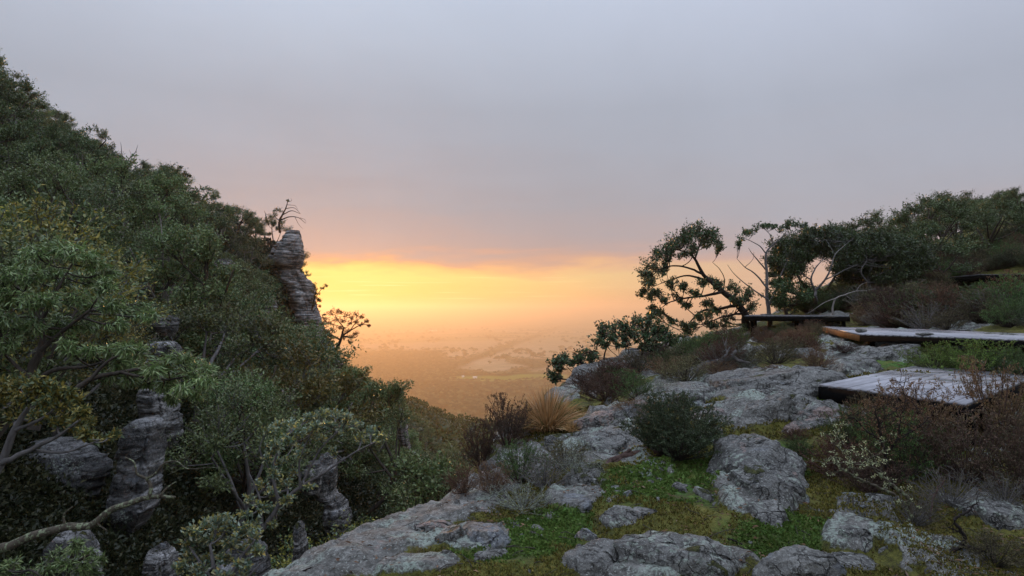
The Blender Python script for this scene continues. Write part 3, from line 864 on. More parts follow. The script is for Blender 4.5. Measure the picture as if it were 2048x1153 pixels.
def shrub_proto(seed, w=0.6, h=0.5, stems=40, per=60, leaf=(.028,.010), stem_r=0.0035, dome=1.0, ragged=0.15, sub=3, leaf_from=0.35, mess=0.5):
    """heath shrub: wiry stems spraying out of one foot, each with side twigs, tiny leaves along them"""
    r_ = np.random.default_rng(seed); wood, fol = Acc(), Acc(); LP, LD = [], []
    for k in range(stems):
        a = r_.uniform(0, 6.283); q = math.sqrt(r_.uniform(0.02, 1))
        rr = w*q; z = h*(1-dome*0.62*q**2)*r_.uniform(0.82, 1.0+ragged) if q < .95 else h*r_.uniform(.15, .5)
        e = np.array([math.cos(a)*rr, math.sin(a)*rr, z])
        s = np.array([math.cos(a), math.sin(a), 0])*w*0.08*r_.uniform(0, 1)
        m = s*0.5+e*0.5+np.array([0, 0, -0.12*h*q])+r_.normal(0, .05*w, 3)
        T = bez(s, m, e, 6)
        tube(wood, T, np.linspace(stem_r*1.8, stem_r*.6, 6), 3, False)
        segs = [(T[2], e)]
        for j in range(sub):
            b = T[r_.integers(2, 6)]; d = unit(e-s)*0.6+r_.normal(0, mess, 3); d[2] = abs(d[2])*0.6+0.1
            e2 = b+unit(d)*w*r_.uniform(.18, .42)
            e2[2] = min(e2[2], h*1.08)
            tube(wood, np.stack([b, (b+e2)/2+r_.normal(0, .01, 3), e2]), np.array([1, .8, .5])*stem_r*.7, 3, False)
            segs.append((b, e2))
        for b, e2 in segs:
            n = max(0, int(per/len(segs)))
            if n == 0: continue
            u = r_.uniform(leaf_from if b is segs[0][0] else 0.1, 1.03, n)
            P = b*(1-u[:, None])+e2*u[:, None]+r_.normal(0, leaf[0]*0.25, (n, 3))
            d = unit(e2-b)*0.7+r_.normal(0, .6, (n, 3))
            LP.append(P); LD.append(d)
    if LP:
        P = np.vstack(LP); D = np.vstack(LD)
        sc = r_.uniform(.6, 1.3, len(P)); leaves(fol, P, D, leaf[0]*sc, leaf[1]*sc, r_)
    return wood, fol

# ------------------------------------------------------------------ sandstone outcrops of the mountainside
def strata_rock(name, label, rows, Y, thick, seed, mat, tilt=0.25, layer=0.35, rough=0.035, levels=90, ring=56, group=None, cat='rock', yslope=0.0):
    r_ = np.random.default_rng(seed)
    rows = sorted(rows)
    pys = np.array([q[0] for q in rows], float)
    tt = np.linspace(pys[0], pys[-1], levels)
    Lp = np.interp(tt, pys, [q[1] for q in rows]); Rp = np.interp(tt, pys, [q[2] for q in rows])
    origin = at((Lp[-1]+Rp[-1])/2, pys[-1], Y)
    th = np.arange(ring)*2*math.pi/ring
    ct = np.sign(np.cos(th))*np.abs(np.cos(th))**0.5; stt = np.sign(np.sin(th))*np.abs(np.sin(th))**0.5
    a = np.array([at(l, t_, Y) for l, t_ in zip(Lp, tt)]); b = np.array([at(q, t_, Y) for q, t_ in zip(Rp, tt)])
    cx = (a[:, 0]+b[:, 0])/2; hw = (b[:, 0]-a[:, 0])/2; z = a[:, 2]
    hw0 = hw.max()
    X = cx[:, None]+hw[:, None]*ct[None]; Yy = Y+yslope*(z[:, None]-z[-1])+thick*0.5*np.clip(hw/hw0, .35, 1)[:, None]*stt[None]; Z = np.repeat(z[:, None], ring, 1)
    s = (Z-2.0*tilt*(X-cx[:, None])+0.12*Yy+0.25*layer*fbm(X/layer*0.3, Yy/layer*0.3, Z*0.2, 3, seed))/layer
    k = np.floor(s); f = s-k
    lay = hsh(k, k*0, k*0, seed)
    gm = np.clip(fbm(X/hw.max()*1.1+3, Yy, Z/hw.max()*1.1, 3, seed+40)*3+.3, 0, 1)
    off = (lay-0.5)*rough*1.2*gm - 0.7*rough*gm*np.exp(-(np.minimum(f, 1-f)/0.10)**2)
    ang = (th[None]+0.5*fbm(Z*0.6, 0*Z, 0*Z, 2, seed+9))/(2*math.pi)*9
    ka = np.floor(ang); kz = np.floor(s/3.3+hsh(ka, ka*0, ka*0, seed)*1.0); fa = ang-ka
    off = off + (hsh(ka, kz, ka*0, seed+5)-0.5)*0.22 - 0.10*np.exp(-(np.minimum(fa, 1-fa)/0.06)**2)
    s2 = s*2.7; k2 = np.floor(s2); off = off+(hsh(k2, ka, k2*0, seed+3)-0.5)*rough*0.9
    sc = 1.0/max(hw0, .3)
    off = off + 0.10*fbm(X*sc*1.6, Yy*sc*1.6, Z*sc*1.2, 5, seed+7, .6)+0.05*(1-2*np.abs(fbm(X*sc*6, Yy*sc*6, Z*sc*9, 3, seed+17)))
    c1_, c2_, _ = cells(X*sc*1.6+Yy*sc*0.9, Z*sc*0.8, seed)
    off = off - 0.12*np.exp(-((c2_-c1_)/0.07)**2)
    # flat joint faces: a few upright planes cut the round outline, shifting from block to block
    for q in range(6):
        a0 = q*math.pi/3+r_.uniform(-.35, .35); kk_ = np.floor(s/4.1+r_.uniform())
        dq = r_.uniform(.86, .98)+0.07*(hsh(kk_, kk_*0+q, kk_*0, seed+60)-.5)
        cq = np.cos(th[None]-a0)/np.maximum(np.abs(ct)[None]+0, 1e-6)*np.abs(ct)[None]
        off = np.minimum(off, np.where(cq > .2, dq/np.maximum(cq*np.hypot(ct, stt)[None], .05), 9)-1+0.8*off)
    rad = 1+off
    X = cx[:, None]+(X-cx[:, None])*rad; Yy = Y+(Yy-Y)*rad
    V = np.stack([X, Yy, Z], -1).reshape(-1, 3)
    V = np.vstack([V, [cx[0], Y, z[0]+0.15*hw[0]], [cx[-1], Y, z[-1]]])
    i, j = np.meshgrid(np.arange(levels-1), np.arange(ring), indexing='ij'); j2 = (j+1) % ring
    F = np.stack([i*ring+j, (i+1)*ring+j, (i+1)*ring+j2, i*ring+j2], -1).reshape(-1, 4)
    n = len(V); jj = np.arange(ring)
    F3 = np.vstack([np.stack([np.full(ring, n-2), jj, (jj+1) % ring], -1), np.stack([np.full(ring, n-1), (levels-1)*ring+(jj+1) % ring, (levels-1)*ring+jj], -1)])
    o = obj(name, mesh_np(name, V-origin, [F, F3], M[mat], False), None, origin)
    return tag(o, label, cat, group)

CLIFFS = [
 ('rock_cliff', 'overhanging layered cliff head where the wooded ridge ends, with a bare windblown tree on top', [(462,578,600),(480,568,606),(495,552,609),(512,545,612),(528,545,607),(540,560,598),(552,572,604)], 84, 6, 'cliff', .25, .55),
 ('rock_cliff', 'dark stepped cliff face dropping from under the overhang to the spreading cliff tree', [(545,560,604),(570,572,622),(590,580,626),(615,590,630),(640,592,638),(665,600,640),(700,610,650)], 85, 7, 'cliff', .25, .5),
 ('rock_rib', 'white weathered rock rib below the spreading tree on the cliff edge', [(690,640,664),(705,636,672),(730,640,680),(755,645,682),(775,650,676)], 70, 4, 'cliff', .2, .4),
 ('rock_pillar', 'slim pale rock pillar standing against the far forested slope', [(816,797,804),(830,795,809),(850,796,813),(875,797,817),(900,804,820),(915,806,822)], 62, 2.0, 'cliff', .1, .28),
 ('rock_block', 'broken blocks at the foot of the slim rock pillar', [(905,812,830),(915,816,840),(930,820,845),(942,826,842)], 60, 1.6, 'cliff', .1, .25),
 ('mossy_boulder', 'boulder with a brown moss cap high above the long grey slab', [(632,318,345),(638,308,356),(648,305,359),(660,315,357),(672,325,350)], 27, 1.6, 'cliff_mossy', .3, .16),
 ('rock_tower', 'layered rock tower with an orange moss cap among the long-leaved branches', [(684,312,345),(694,306,356),(706,308,362),(725,306,360),(745,312,362),(765,318,362)], 25, 1.8, 'cliff_mossy', .3, .16),
 ('rock_tower', 'striped rock tower behind the top corner of the long grey slab', [(775,285,330),(790,280,345),(810,285,352),(840,292,358),(870,300,360),(888,320,352)], 22, 1.8, 'cliff', .3, .14),
 ('rock_slab', 'long smooth grey slab with a square top corner hanging over the ravine', [(838,275,318),(850,262,324),(880,255,322),(930,245,320),(980,236,315),(1020,228,308),(1050,226,290),(1075,240,262)], 16.5, 1.7, 'cliff_dark', .45, .12),
 ('rock_wall', 'ragged rock wall under the yellow tipped gum', [(880,70,150),(900,50,185),(930,40,205),(975,30,200),(1030,20,180),(1060,20,170)], 16.2, 1.8, 'cliff_dark', .45, .2),
 ('pale_boulder', 'rounded pale boulder just under the mossy limb', [(1058,130,160),(1066,118,172),(1085,100,182),(1110,95,192),(1140,92,198),(1170,92,200)], 12.5, 1.1, 'cliff_mossy', .2, .2),
 ('rock_column', 'small pale column at the bottom edge beside the yellow tipped bush', [(1088,318,332),(1100,300,340),(1120,292,345),(1165,285,348)], 15.5, 1.0, 'cliff', .3, .12),
 ('rock_column', 'dark layered column rising from the bottom edge behind the yellow tipped bush', [(1085,470,510),(1095,455,530),(1120,440,532),(1165,430,535)], 15, 1.3, 'cliff_dark', .35, .12),
 ('rock_column', 'slim white column with a split top near the lower end of the ledge rim', [(1044,594,602),(1052,588,606),(1070,586,608),(1090,588,612),(1125,584,612)], 15.5, .6, 'cliff', .3, .1),
 ('rock_stack', 'broken white stack half hidden by the sprawling round-leaved gum', [(908,645,665),(920,638,672),(950,632,674),(985,628,672),(1000,645,686)], 24, 1.4, 'cliff', .25, .16),
 ('rock_stack', 'short white stack beside the limb of the sprawling round-leaved gum', [(925,612,640),(940,604,646),(965,598,645),(985,606,640)], 23, 1.2, 'cliff', .25, .16),
 ('rock_stack', 'dark crumbling stack low in the ravine near the ledge rim', [(990,655,680),(1005,650,692),(1040,648,700),(1070,655,695)], 26, 1.3, 'cliff', .25, .16),
 ('rock_outcrop', 'grey outcrop showing through the bush in the middle of the mountainside', [(520,440,462),(530,432,470),(550,428,474),(568,436,466)], 60, 3, 'cliff', .3, .4),
 ('rock_outcrop', 'pale outcrop among bare branches below the cliff head', [(590,520,540),(600,512,552),(615,512,556),(628,520,548)], 66, 3, 'cliff', .3, .4),
 ('rock_outcrop', 'little pale rock showing in the scrub below the cliff face', [(630,528,544),(637,522,550),(645,526,546)], 58, 2, 'cliff', .3, .3),
]
for i, (nm, lb, rows, Y, th_, mt, tl, ly) in enumerate(CLIFFS):
    strata_rock(nm, lb, rows, Y, th_, 100+i, mt, tl, ly, group=None)

# ------------------------------------------------------------------ scrub that covers the ground of the mountainside
r6 = np.random.default_rng(66)
def visible_hill(x, y, z, fn=hill_z, n=26, slack=0.4):
    """True where nothing of the hillside stands between the point and the camera"""
    ok = np.ones(len(x), bool)
    for k in range(1, n):
        u = k/n
        ok &= fn(x*u, y*u) < z*u + slack
    return ok
n = 27000
yy_ = 9*(170/9.0)**r6.uniform(0, 1, n); pxx = r6.uniform(-120, 1010, n)
xx_ = (pxx-1024)/F_PX*yy_; zz_ = hill_z(xx_, yy_)
pyy = px_of(xx_, yy_, zz_)[1]
vis = (pyy > 60) & (pyy < 1300) & visible_hill(xx_, yy_, zz_+0.8)
vis &= edge_d(xx_, yy_) < -1.0
for nm_, _, rows, Y, *_r in CLIFFS:
    if nm_ == 'rock_wall': continue
    vis &= ~((yy_ < Y) & (pxx > min(q[1] for q in rows)+(2 if Y < 40 else 14)) & (pxx < max(q[2] for q in rows)+6) & (pyy > rows[0][0]-6) & (pyy < rows[-1][0]-10+0*pyy))
xx_, yy_, zz_ = xx_[vis], yy_[vis], zz_[vis]
print('scrub', len(xx_))
acc_a, acc_b = Acc(), Acc()
k = 13
def scatter_bush(acc, x, y, z, k, rs, ls):
    n = len(x)
    d = r6.normal(size=(n, k, 3)); d /= np.linalg.norm(d, axis=2)[..., None]; d[..., 2] = np.abs(d[..., 2])*0.9
    rr = rs*(0.5+0.5*r6.uniform(0, 1, n))
    P = np.stack([x, y, z], -1)[:, None]+d*rr[:, None, None]*r6.uniform(.55, 1.05, (n, k, 1))
    D = d*0.8+r6.normal(0, .6, (n, k, 3))
    s = np.repeat(ls*r6.uniform(.7, 1.3, n), k)
    leaves(acc, P.reshape(-1, 3), D.reshape(-1, 3), s, s*0.5, r6)
sel = r6.uniform(0, 1, len(xx_)) < 0.62
rs = 0.24+0.010*yy_; ls = 0.04+0.0058*yy_
scatter_bush(acc_a, xx_[sel], yy_[sel], zz_[sel], k, rs[sel], ls[sel])
scatter_bush(acc_b, xx_[~sel], yy_[~sel], zz_[~sel], k, rs[~sel]*0.9, ls[~sel])
tag(obj('green_undergrowth', acc_a.mesh('green_undergrowth', M['scrub_dark'])), 'dark green scrub filling the gaps between the mountainside trees', 'undergrowth', kind='stuff')
tag(obj('olive_undergrowth', acc_b.mesh('olive_undergrowth', M['scrub_olive'])), 'olive scrub growing through the dark undergrowth of the mountainside', 'undergrowth', kind='stuff')

# ------------------------------------------------------------------ far slope: forest read as one mass
n = 9000
ys = 150*(560/150.0)**r6.uniform(0, 1, n); pxs = r6.uniform(560, 1075, n)
xs = (pxs-1024)/F_PX*ys; zs = hill_z(xs, ys)
pys = px_of(xs, ys, zs)[1]
v_ = visible_hill(xs, ys, zs+4) & (pys < 1010)
xs, ys, zs = xs[v_], ys[v_], zs[v_]
# thin out to about one crown per 4.4 m
order = r6.permutation(len(xs)); cellsz = 3.4; seen = set(); kk = []
for i in order:
    c = (int(xs[i]//cellsz), int(ys[i]//cellsz))
    if c in seen: continue
    seen.add(c); kk.append(i)
kk = np.array(kk); xs, ys, zs = xs[kk], ys[kk], zs[kk]
print('far slope crowns', len(xs))
S = r6.uniform(1.7, 3.1, len(xs))
acc = Acc()
nc = 46
d = r6.normal(size=(len(xs), nc, 3)); d /= np.linalg.norm(d, axis=2)[..., None]; d[..., 2] = np.abs(d[..., 2])
P = np.stack([xs, ys, zs+S*0.9], -1)[:, None]+d*S[:, None, None]*r6.uniform(.8, 1.12, (len(xs), nc, 1))*np.array([1, 1, .75])
leaves(acc, P.reshape(-1, 3), (d+r6.normal(0, .8, d.shape)).reshape(-1, 3), np.repeat(S*0.34, nc), np.repeat(S*0.22, nc), r6)
tag(obj('slope_forest_leaves', acc.mesh('slope_forest_leaves', M['crown_mid'])), 'leafy tops of the gum forest on the far spur of the mountainside', 'forest', kind='stuff')
tag(obj('slope_forest', blobs('slope_forest', xs, ys, zs+S*0.5, S*0.92, M['scrub_dark'], 8, 4)), 'rounded gum crowns packed over the far spur above the plain', 'forest', kind='stuff')

# ------------------------------------------------------------------ the individual trees of the mountainside
rt = np.random.default_rng(9)
protos = []
PSPEC = [(1, 6.0, 3.0, 12, .15, 'leaf_gum', 'dome', 'bark_grey'), (2, 6.6, 2.8, 12, -.2, 'leaf_dark', 'dome', 'bark'), (3, 5.4, 3.1, 13, .3, 'leaf_olive', 'dome', 'bark_grey'),
         (4, 7.6, 2.5, 15, .1, 'leaf_gum', 'column', 'bark_pale'), (5, 5.0, 3.0, 11, .35, 'leaf_dark', 'dome', 'bark'), (6, 7.0, 2.7, 14, -.1, 'leaf_gum', 'column', 'bark'),
         (7, 5.6, 3.0, 14, .2, 'leaf_olive', 'column', 'bark_pale'), (8, 6.2, 3.2, 12, .0, 'leaf_gum', 'dome', 'bark'), (9, 5.2, 2.8, 12, .1, 'leaf_golden', 'dome', 'bark_grey')]
WORDS = {'leaf_gum': 'green', 'leaf_dark': 'dark green', 'leaf_olive': 'olive green', 'leaf_golden': 'golden topped'}
for sd, h, spd, nc, ln, lm, sty, bk in PSPEC:
    wd, fo = gum_proto(sd, h, spd, nc, leaf=(.14, .07, .2), lean=ln, twigs=15, per=30, style=sty)
    protos.append((wd.mesh('trunk', M[bk], True), fo.mesh('foliage', M[lm]), lm, h))
fine = []
for sd, h, spd, nc, ln, lm, sty, bk in [(11, 3.4, 1.7, 16, .2, 'leaf_gum', 'column', 'bark'), (12, 3.2, 1.6, 16, .1, 'leaf_olive', 'dome', 'bark_grey'), (13, 3.6, 1.6, 16, -.1, 'leaf_dark', 'column', 'bark'), (14, 3.2, 1.8, 17, .2, 'leaf_yellow', 'dome', 'bark_grey')]:
    wd, fo = gum_proto(sd, h, spd, nc, leaf=(.085, .034, .3), lean=ln, twigs=13, per=26, style=sty, trunk_r=.07)
    fine.append((wd.mesh('trunk', M[bk], True), fo.mesh('foliage', M[lm]), lm, h))
def area_words(px, py, y):
    if py < 330: return 'among many on the upper mountainside', 'gum trees on the upper mountainside'
    if y > 95: return 'among many on the steep drop beyond the cliff', 'gum trees beyond the cliff'
    if y > 55: return 'among many on the ridge behind the cliff', 'gum trees on the cliff ridge'
    if y > 30: return 'among many halfway down the mountainside', 'gum trees on the middle mountainside'
    return 'among many low on the ravine side', 'gum trees by the ravine'
SKL = ([-80, 0, 40, 70, 110, 160, 200, 250, 300, 340, 375, 405, 435, 480, 540, 590, 604, 612, 640, 655, 690, 715, 745, 780, 850, 960], [70, 125, 165, 210, 225, 262, 285, 330, 345, 335, 350, 385, 395, 425, 440, 458, 520, 600, 655, 690, 720, 742, 748, 785, 815, 860])
n = 30000
cy = 11*(165/11.0)**rt.uniform(0, 1, n); cpx = rt.uniform(-100, 960, n)
cx_ = (cpx-1024)/F_PX*cy; cz = hill_z(cx_, cy); cpy = px_of(cx_, cy, cz+3)[1]
okc = visible_hill(cx_, cy, cz+4.0) & (cpy > 70) & (cpy < 1180) & (edge_d(cx_, cy) < -3.0)
taken = []
TREES = []
hero_boxes = [(600, 770, 560, 770, 76), (-10, 300, 455, 820, 16), (0, 250, 740, 1153, 17), (330, 560, 1010, 1153, 15), (480, 800, 800, 1080, 20)]
for i in np.nonzero(okc)[0]:
    x, y, z, px, py = cx_[i], cy[i], cz[i], cpx[i], cpy[i]
    gap = (3.2+0.008*y) if y > 26 else 2.0
    if any((x-a)**2+(y-b)**2 < gap*gap for a, b in taken): continue
    bad = False
    for nm_, _, rows, Y, *_r in CLIFFS:
        if nm_ == 'rock_wall': continue
        p0 = min(q[1] for q in rows)-8; p1 = max(q[2] for q in rows)+8; q0 = rows[0][0]-4; q1 = rows[-1][0]+4
        tx, ty = px_of(x, y, z+2.5)
        hw_ = 2.6/y*F_PX
        if y < Y+1.5 and p0-hw_*(.8 if Y < 40 else .45) < tx < p1+hw_*.5 and q0-hw_*.35 < ty < q1+hw_*.5: bad = True; break
    for a0, a1, b0, b1, Yh in hero_boxes:
        if y < Yh and a0 < px < a1 and b0 < py < b1: bad = True
    if bad: continue
    # keep crowns under the outline of the mountain in the photograph
    tx, ty = px_of(x, y, z+3.0)
    sky = np.interp(tx, *SKL)
    sky = max(sky, min(np.interp(tx-1.6/y*F_PX, SKL[0], SKL[1]), np.interp(tx+1.6/y*F_PX, SKL[0], SKL[1])))
    room = (ty-sky)/F_PX*y+3.0                # metres from the foot to the outline
    s = rt.uniform(.8, 1.5)*np.clip(0.6+y/90, .65, 1.0)
    if y > 110: s *= .72
    s = min(s, room/7.0*(rt.uniform(.8, 1.3) if (y > 40 and px < 590) else rt.uniform(.75, 1.05)))
    if s < (0.55 if y > 40 and rt.uniform() < .85 else .28): continue
    taken.append((x, y)); TREES.append((x, y, z, s, px, py))
TREES.sort(key=lambda q: q[1])
print('hill trees', len(TREES))
TREES = TREES[:296]
for x, y, z, s, px, py in TREES:
    aw, grp = area_words(px, py, y)
    near_ = y < 26
    me_t, me_f, lm, h = (fine if near_ else protos)[rt.integers(0, 4) if near_ else (8 if rt.uniform() < .05 else rt.integers(0, 8))]
    wd_ = {'leaf_yellow': 'yellow tipped', **WORDS}[lm]
    t_ = thing('gum_tree', f'{wd_} gum tree {aw}', 'tree', (x, y, z-0.2), rt.uniform(0, 6.28), f'{wd_} {grp}')
    t_.scale = (s*(1.35 if near_ else 1),)*3
    t_.rotation_euler = (rt.uniform(-.12, .12), rt.uniform(.0, .25), rt.uniform(0, 6.28))
    obj('trunk', me_t, t_); fo_ = obj('foliage', me_f, t_); fo_['kind'] = 'stuff'

# ------------------------------------------------------------------ trees with an outline of their own on the left
GL = (.17, .085, .2)
px_plant('windswept_tree', 'nearly bare windswept tree leaning out from the top of the cliff head', 'tree', 84, (560,462),
  [[(560,466,.16),(559,443,.13),(566,428,.10),(572,416,.07),(577,398,.03)],[(562,440,.09),(580,434,.06),(597,436,.04),(611,447,.02)],[(566,430,.07),(583,422,.045),(600,428,.02)],[(570,418,.05),(588,416,.03),(601,428,.018)],
   [(559,443,.06),(549,432,.04),(545,424,.02)],[(575,404,.04),(583,402,.02),(582,397,.012)],[(590,435,.03),(598,450,.018),(606,458,.01)],[(600,436,.03),(610,440,.015),(612,446,.01)],[(574,410,.03),(590,412,.02),(596,420,.01)]],
  [(549,421,6),(556,418,6),(561,422,5),(550,430,5),(575,402,3)], 'bark_black', 'leaf_dark', GL, 31, .8, twigs=6, per=9)
px_plant('dead_stick_tree', 'thin dead spike beside the windswept tree on the ridge', 'tree', 86, (536,448), [[(538,450,.08),(533,436,.05),(529,422,.02)],[(534,440,.04),(541,430,.015)]], [(520,440,4)], 'bark_black', 'leaf_dark', GL, 32, .3, twigs=3, per=3)
px_plant('cliff_tree', 'small ember-lit tree growing sideways out of the cliff face', 'tree', 84, (622,632),
  [[(618,645,.14),(624,618,.10),(629,596,.07),(633,580,.04)],[(624,618,.07),(632,606,.05),(640,600,.03)],[(629,598,.05),(642,580,.035),(652,573,.02)],[(622,630,.06),(634,614,.03)]],
  [(627,571,6),(632,579,7),(636,588,6),(630,595,7),(628,607,7),(638,603,6),(652,573,6),(645,577,4),(624,583,6),(636,600,5),(640,613,3)], 'bark_black', 'leaf_ember', GL, 33, .8, twigs=7, per=11)
px_plant('spreading_cliff_tree', 'wide spreading tree silhouetted against the yellow glow at the cliff edge', 'tree', 74, (686,680),
  [[(672,700,.2),(680,684,.16),(684,670,.12),(688,655,.09)],[(684,672,.1),(700,662,.07),(722,650,.05),(738,650,.02)],[(680,680,.1),(660,668,.07),(645,655,.04)],[(688,656,.07),(675,640,.05),(670,630,.02)],[(700,662,.06),(712,645,.04),(722,634,.02)],[(684,672,.1),(706,676,.06),(716,672,.03)]],
  [(650,636,9),(660,629,9),(672,624,10),(684,624,9),(694,630,9),(704,635,8),(714,630,8),(724,634,7),(732,643,6),(738,652,4),(646,648,9),(658,645,9),(672,640,10),(686,641,9),(700,646,8),(714,645,7),(722,650,5),(665,658,9),(680,656,9),(694,662,8),(706,672,8),(714,668,6),(700,684,8),(652,665,8),(690,676,8)],
  'bark_black', 'leaf_ember', GL, 34, 2.2, twigs=8, per=13)
for q, (bx_, by_, Y_) in enumerate([(176,330,62),(258,372,66)]):
    pass
px_plant('skyline_tree', 'open crowned tree against the mist on the upper ridge line', 'tree', 62, (190,330),
  [[(170,345,.18),(182,318,.13),(196,298,.08),(212,282,.04)],[(182,318,.09),(172,290,.05),(176,268,.02)],[(190,305,.07),(215,300,.04),(230,296,.02)]],
  [(165,262,9),(178,256,10),(192,258,10),(206,264,9),(216,275,8),(224,292,9),(208,296,9),(190,282,9),(172,278,10),(160,288,9),(182,300,9),(200,312,10),(228,306,8),(240,318,8),(222,320,9),(252,326,6)], 'bark_black', 'leaf_dark', GL, 35, 1.6, twigs=7, per=10)
px_plant('bare_twig_tree', 'leafless twigs standing above the ridge line next to the open crowned tree', 'tree', 64, (258,345),
  [[(250,350,.09),(256,322,.05),(270,306,.03),(276,290,.012)],[(240,330,.06),(243,300,.03),(241,285,.012)],[(256,324,.04),(262,310,.02),(258,300,.01)],[(262,345,.05),(278,330,.03),(298,318,.012)],[(278,330,.025),(290,328,.012)]],
  [(246,338,7),(264,345,7)], 'bark_grey', 'leaf_dark', GL, 36, .6, twigs=5, per=4)
px_plant('skyline_tree', 'umbrella crowned tree on the ridge line above a small gap of sky', 'tree', 68, (340,385),
  [[(335,400,.18),(340,378,.12),(350,355,.08)],[(340,378,.08),(362,360,.05),(372,350,.03)],[(338,385,.08),(322,365,.05)]],
  [(316,345,9),(328,336,10),(342,332,10),(356,336,10),(368,346,8),(376,352,5),(330,352,9),(348,350,9),(310,358,9),(322,366,9),(340,364,8),(360,358,6)], 'bark_black', 'leaf_dark', GL, 37, 1.6, twigs=8, per=13)
px_plant('skyline_tree', 'tuft crowned tree farther down the ridge line towards the cliff', 'tree', 72, (405,415),
  [[(400,425,.18),(404,404,.12),(412,390,.07)],[(404,404,.08),(424,396,.05),(434,390,.02)]],
  [(392,382,9),(404,377,9),(418,378,9),(430,384,8),(437,394,5),(398,394,9),(412,392,9),(426,398,6),(386,398,8),(402,408,9)], 'bark_black', 'leaf_dark', GL, 38, 1.4, twigs=8, per=13)
px_plant('skyline_tree', 'loose crowned tree with sky showing between its stems on the ridge', 'tree', 76, (480,460),
  [[(476,470,.16),(480,450,.12),(486,438,.06)],[(480,452,.08),(465,440,.05),(452,430,.02)],[(482,448,.07),(497,436,.04),(503,428,.02)]],
  [(452,424,8),(466,420,8),(480,424,8),(494,426,8),(504,434,7),(460,436,7),(476,438,7),(494,442,7),(444,436,8),(508,446,7)], 'bark_black', 'leaf_dark', GL, 39, 1.4, twigs=7, per=10)

# near long-leaved gums
LLf = (.115, .019, .75)
px_plant('long_leaved_gum', 'big drooping long-leaved gum filling the near side of the ravine', 'tree', 11, (75,830),
  [[(70,860,.10),(66,800,.085),(62,740,.07),(82,700,.055),(86,650,.04),(80,600,.025)],[(64,770,.05),(110,740,.035),(160,735,.025),(210,725,.014)],[(82,700,.04),(130,660,.03),(180,620,.018)],[(86,650,.03),(50,590,.02),(20,560,.012)],[(84,640,.03),(120,570,.02),(150,520,.012)],[(64,760,.04),(20,720,.025),(-10,690,.015)]],
  [(70,505,26),(105,495,26),(140,500,28),(175,510,26),(195,530,24),(45,525,26),(15,545,30),(60,555,30),(100,545,28),(140,550,28),(180,560,26),(210,575,18),(20,590,30),(60,600,28),(100,600,26),(150,600,26),(190,610,24),(-5,640,28),(30,650,28),(70,650,24),(120,645,26),(170,650,24),(10,690,26),(130,690,20),(225,545,14),(230,610,22),(260,625,20),(285,618,18),(300,632,14),(240,650,18),(180,700,16),(-20,560,30),(-30,610,30)],
  'bark', 'leaf_long', LLf, 41, .8, twigs=16, per=22, limb_sides=8)
px_plant('long_leaved_gum', 'low long-leaved gum branch spreading in front of the orange capped rock tower', 'tree', 10, (200,800),
  [[(130,800,.05),(180,760,.04),(240,745,.03),(300,735,.02)],[(240,745,.025),(320,760,.018),(390,750,.01)],[(180,760,.03),(220,720,.02),(260,705,.012)]],
  [(225,700,20),(250,695,20),(280,705,18),(240,725,22),(275,735,22),(305,740,20),(335,725,20),(365,715,20),(395,725,18),(415,740,14),(350,745,22),(385,755,20),(410,765,16),(330,770,18),(365,780,16),(300,765,18),(260,760,20),(220,755,20),(395,788,12),(345,800,10)],
  'bark', 'leaf_long', LLf, 42, .5, twigs=15, per=20, limb_sides=6)
px_plant('yellow_tipped_gum', 'yellow tipped gum with broad leaves above the ragged rock wall', 'tree', 8.5, (20,950),
  [[(-40,1000,.06),(0,930,.05),(30,860,.04),(60,810,.025)],[(0,930,.04),(60,900,.028),(120,870,.02),(160,840,.012)],[(-10,920,.03),(-20,860,.02),(-10,820,.012)],[(30,860,.025),(80,840,.018),(120,810,.01)],[(60,900,.02),(130,905,.014),(200,880,.008)]],
  [(10,775,20),(40,765,20),(70,768,20),(100,775,20),(130,785,18),(155,800,18),(20,800,20),(55,798,20),(90,805,20),(125,815,20),(160,828,16),(-10,810,22),(30,830,20),(75,835,18),(115,845,16),(150,850,16),(180,845,12),(-20,850,20),(200,880,12),(230,870,10),(0,780,22),(170,870,12)],
  'bark_grey', 'leaf_yellow', (.07, .028, .1), 43, .4, twigs=13, per=18)
px_plant('leafy_sapling', 'leafy green sapling filling the corner below the mossy limb', 'tree', 8, (130,1170),
  [[(130,1190,.04),(140,1130,.03),(150,1090,.015)],[(140,1130,.02),(180,1110,.01)],[(130,1180,.02),(60,1140,.012)]],
  [(120,1105,18),(150,1095,18),(175,1110,16),(130,1130,20),(165,1135,20),(190,1145,16),(95,1140,20),(60,1145,18),(150,1160,24),(20,1130,18),(10,1150,20),(205,1120,10)],
  'bark', 'leaf_long', (.075, .016, .5), 44, .3, twigs=12, per=18)
px_plant('yellow_tipped_bush', 'yellow tipped bush in front of the dark layered column', 'bush', 8.5, (450,1200),
  [[(440,1230,.035),(430,1150,.03),(420,1090,.015)],[(440,1200,.025),(480,1120,.018),(510,1080,.01)],[(430,1170,.02),(390,1110,.015),(370,1080,.008)],[(460,1200,.02),(500,1150,.012),(530,1120,.008)]],
  [(385,1065,16),(410,1050,16),(435,1045,18),(460,1048,18),(485,1060,16),(505,1075,14),(375,1090,16),(400,1085,16),(430,1080,16),(460,1085,18),(490,1095,16),(515,1105,12),(380,1120,18),(415,1118,16),(450,1120,16),(485,1130,16),(395,1150,20),(440,1155,20),(490,1155,18),(360,1135,12)],
  'bark_grey', 'leaf_round', (.062, .030, .0), 45, .3, twigs=12, per=15)
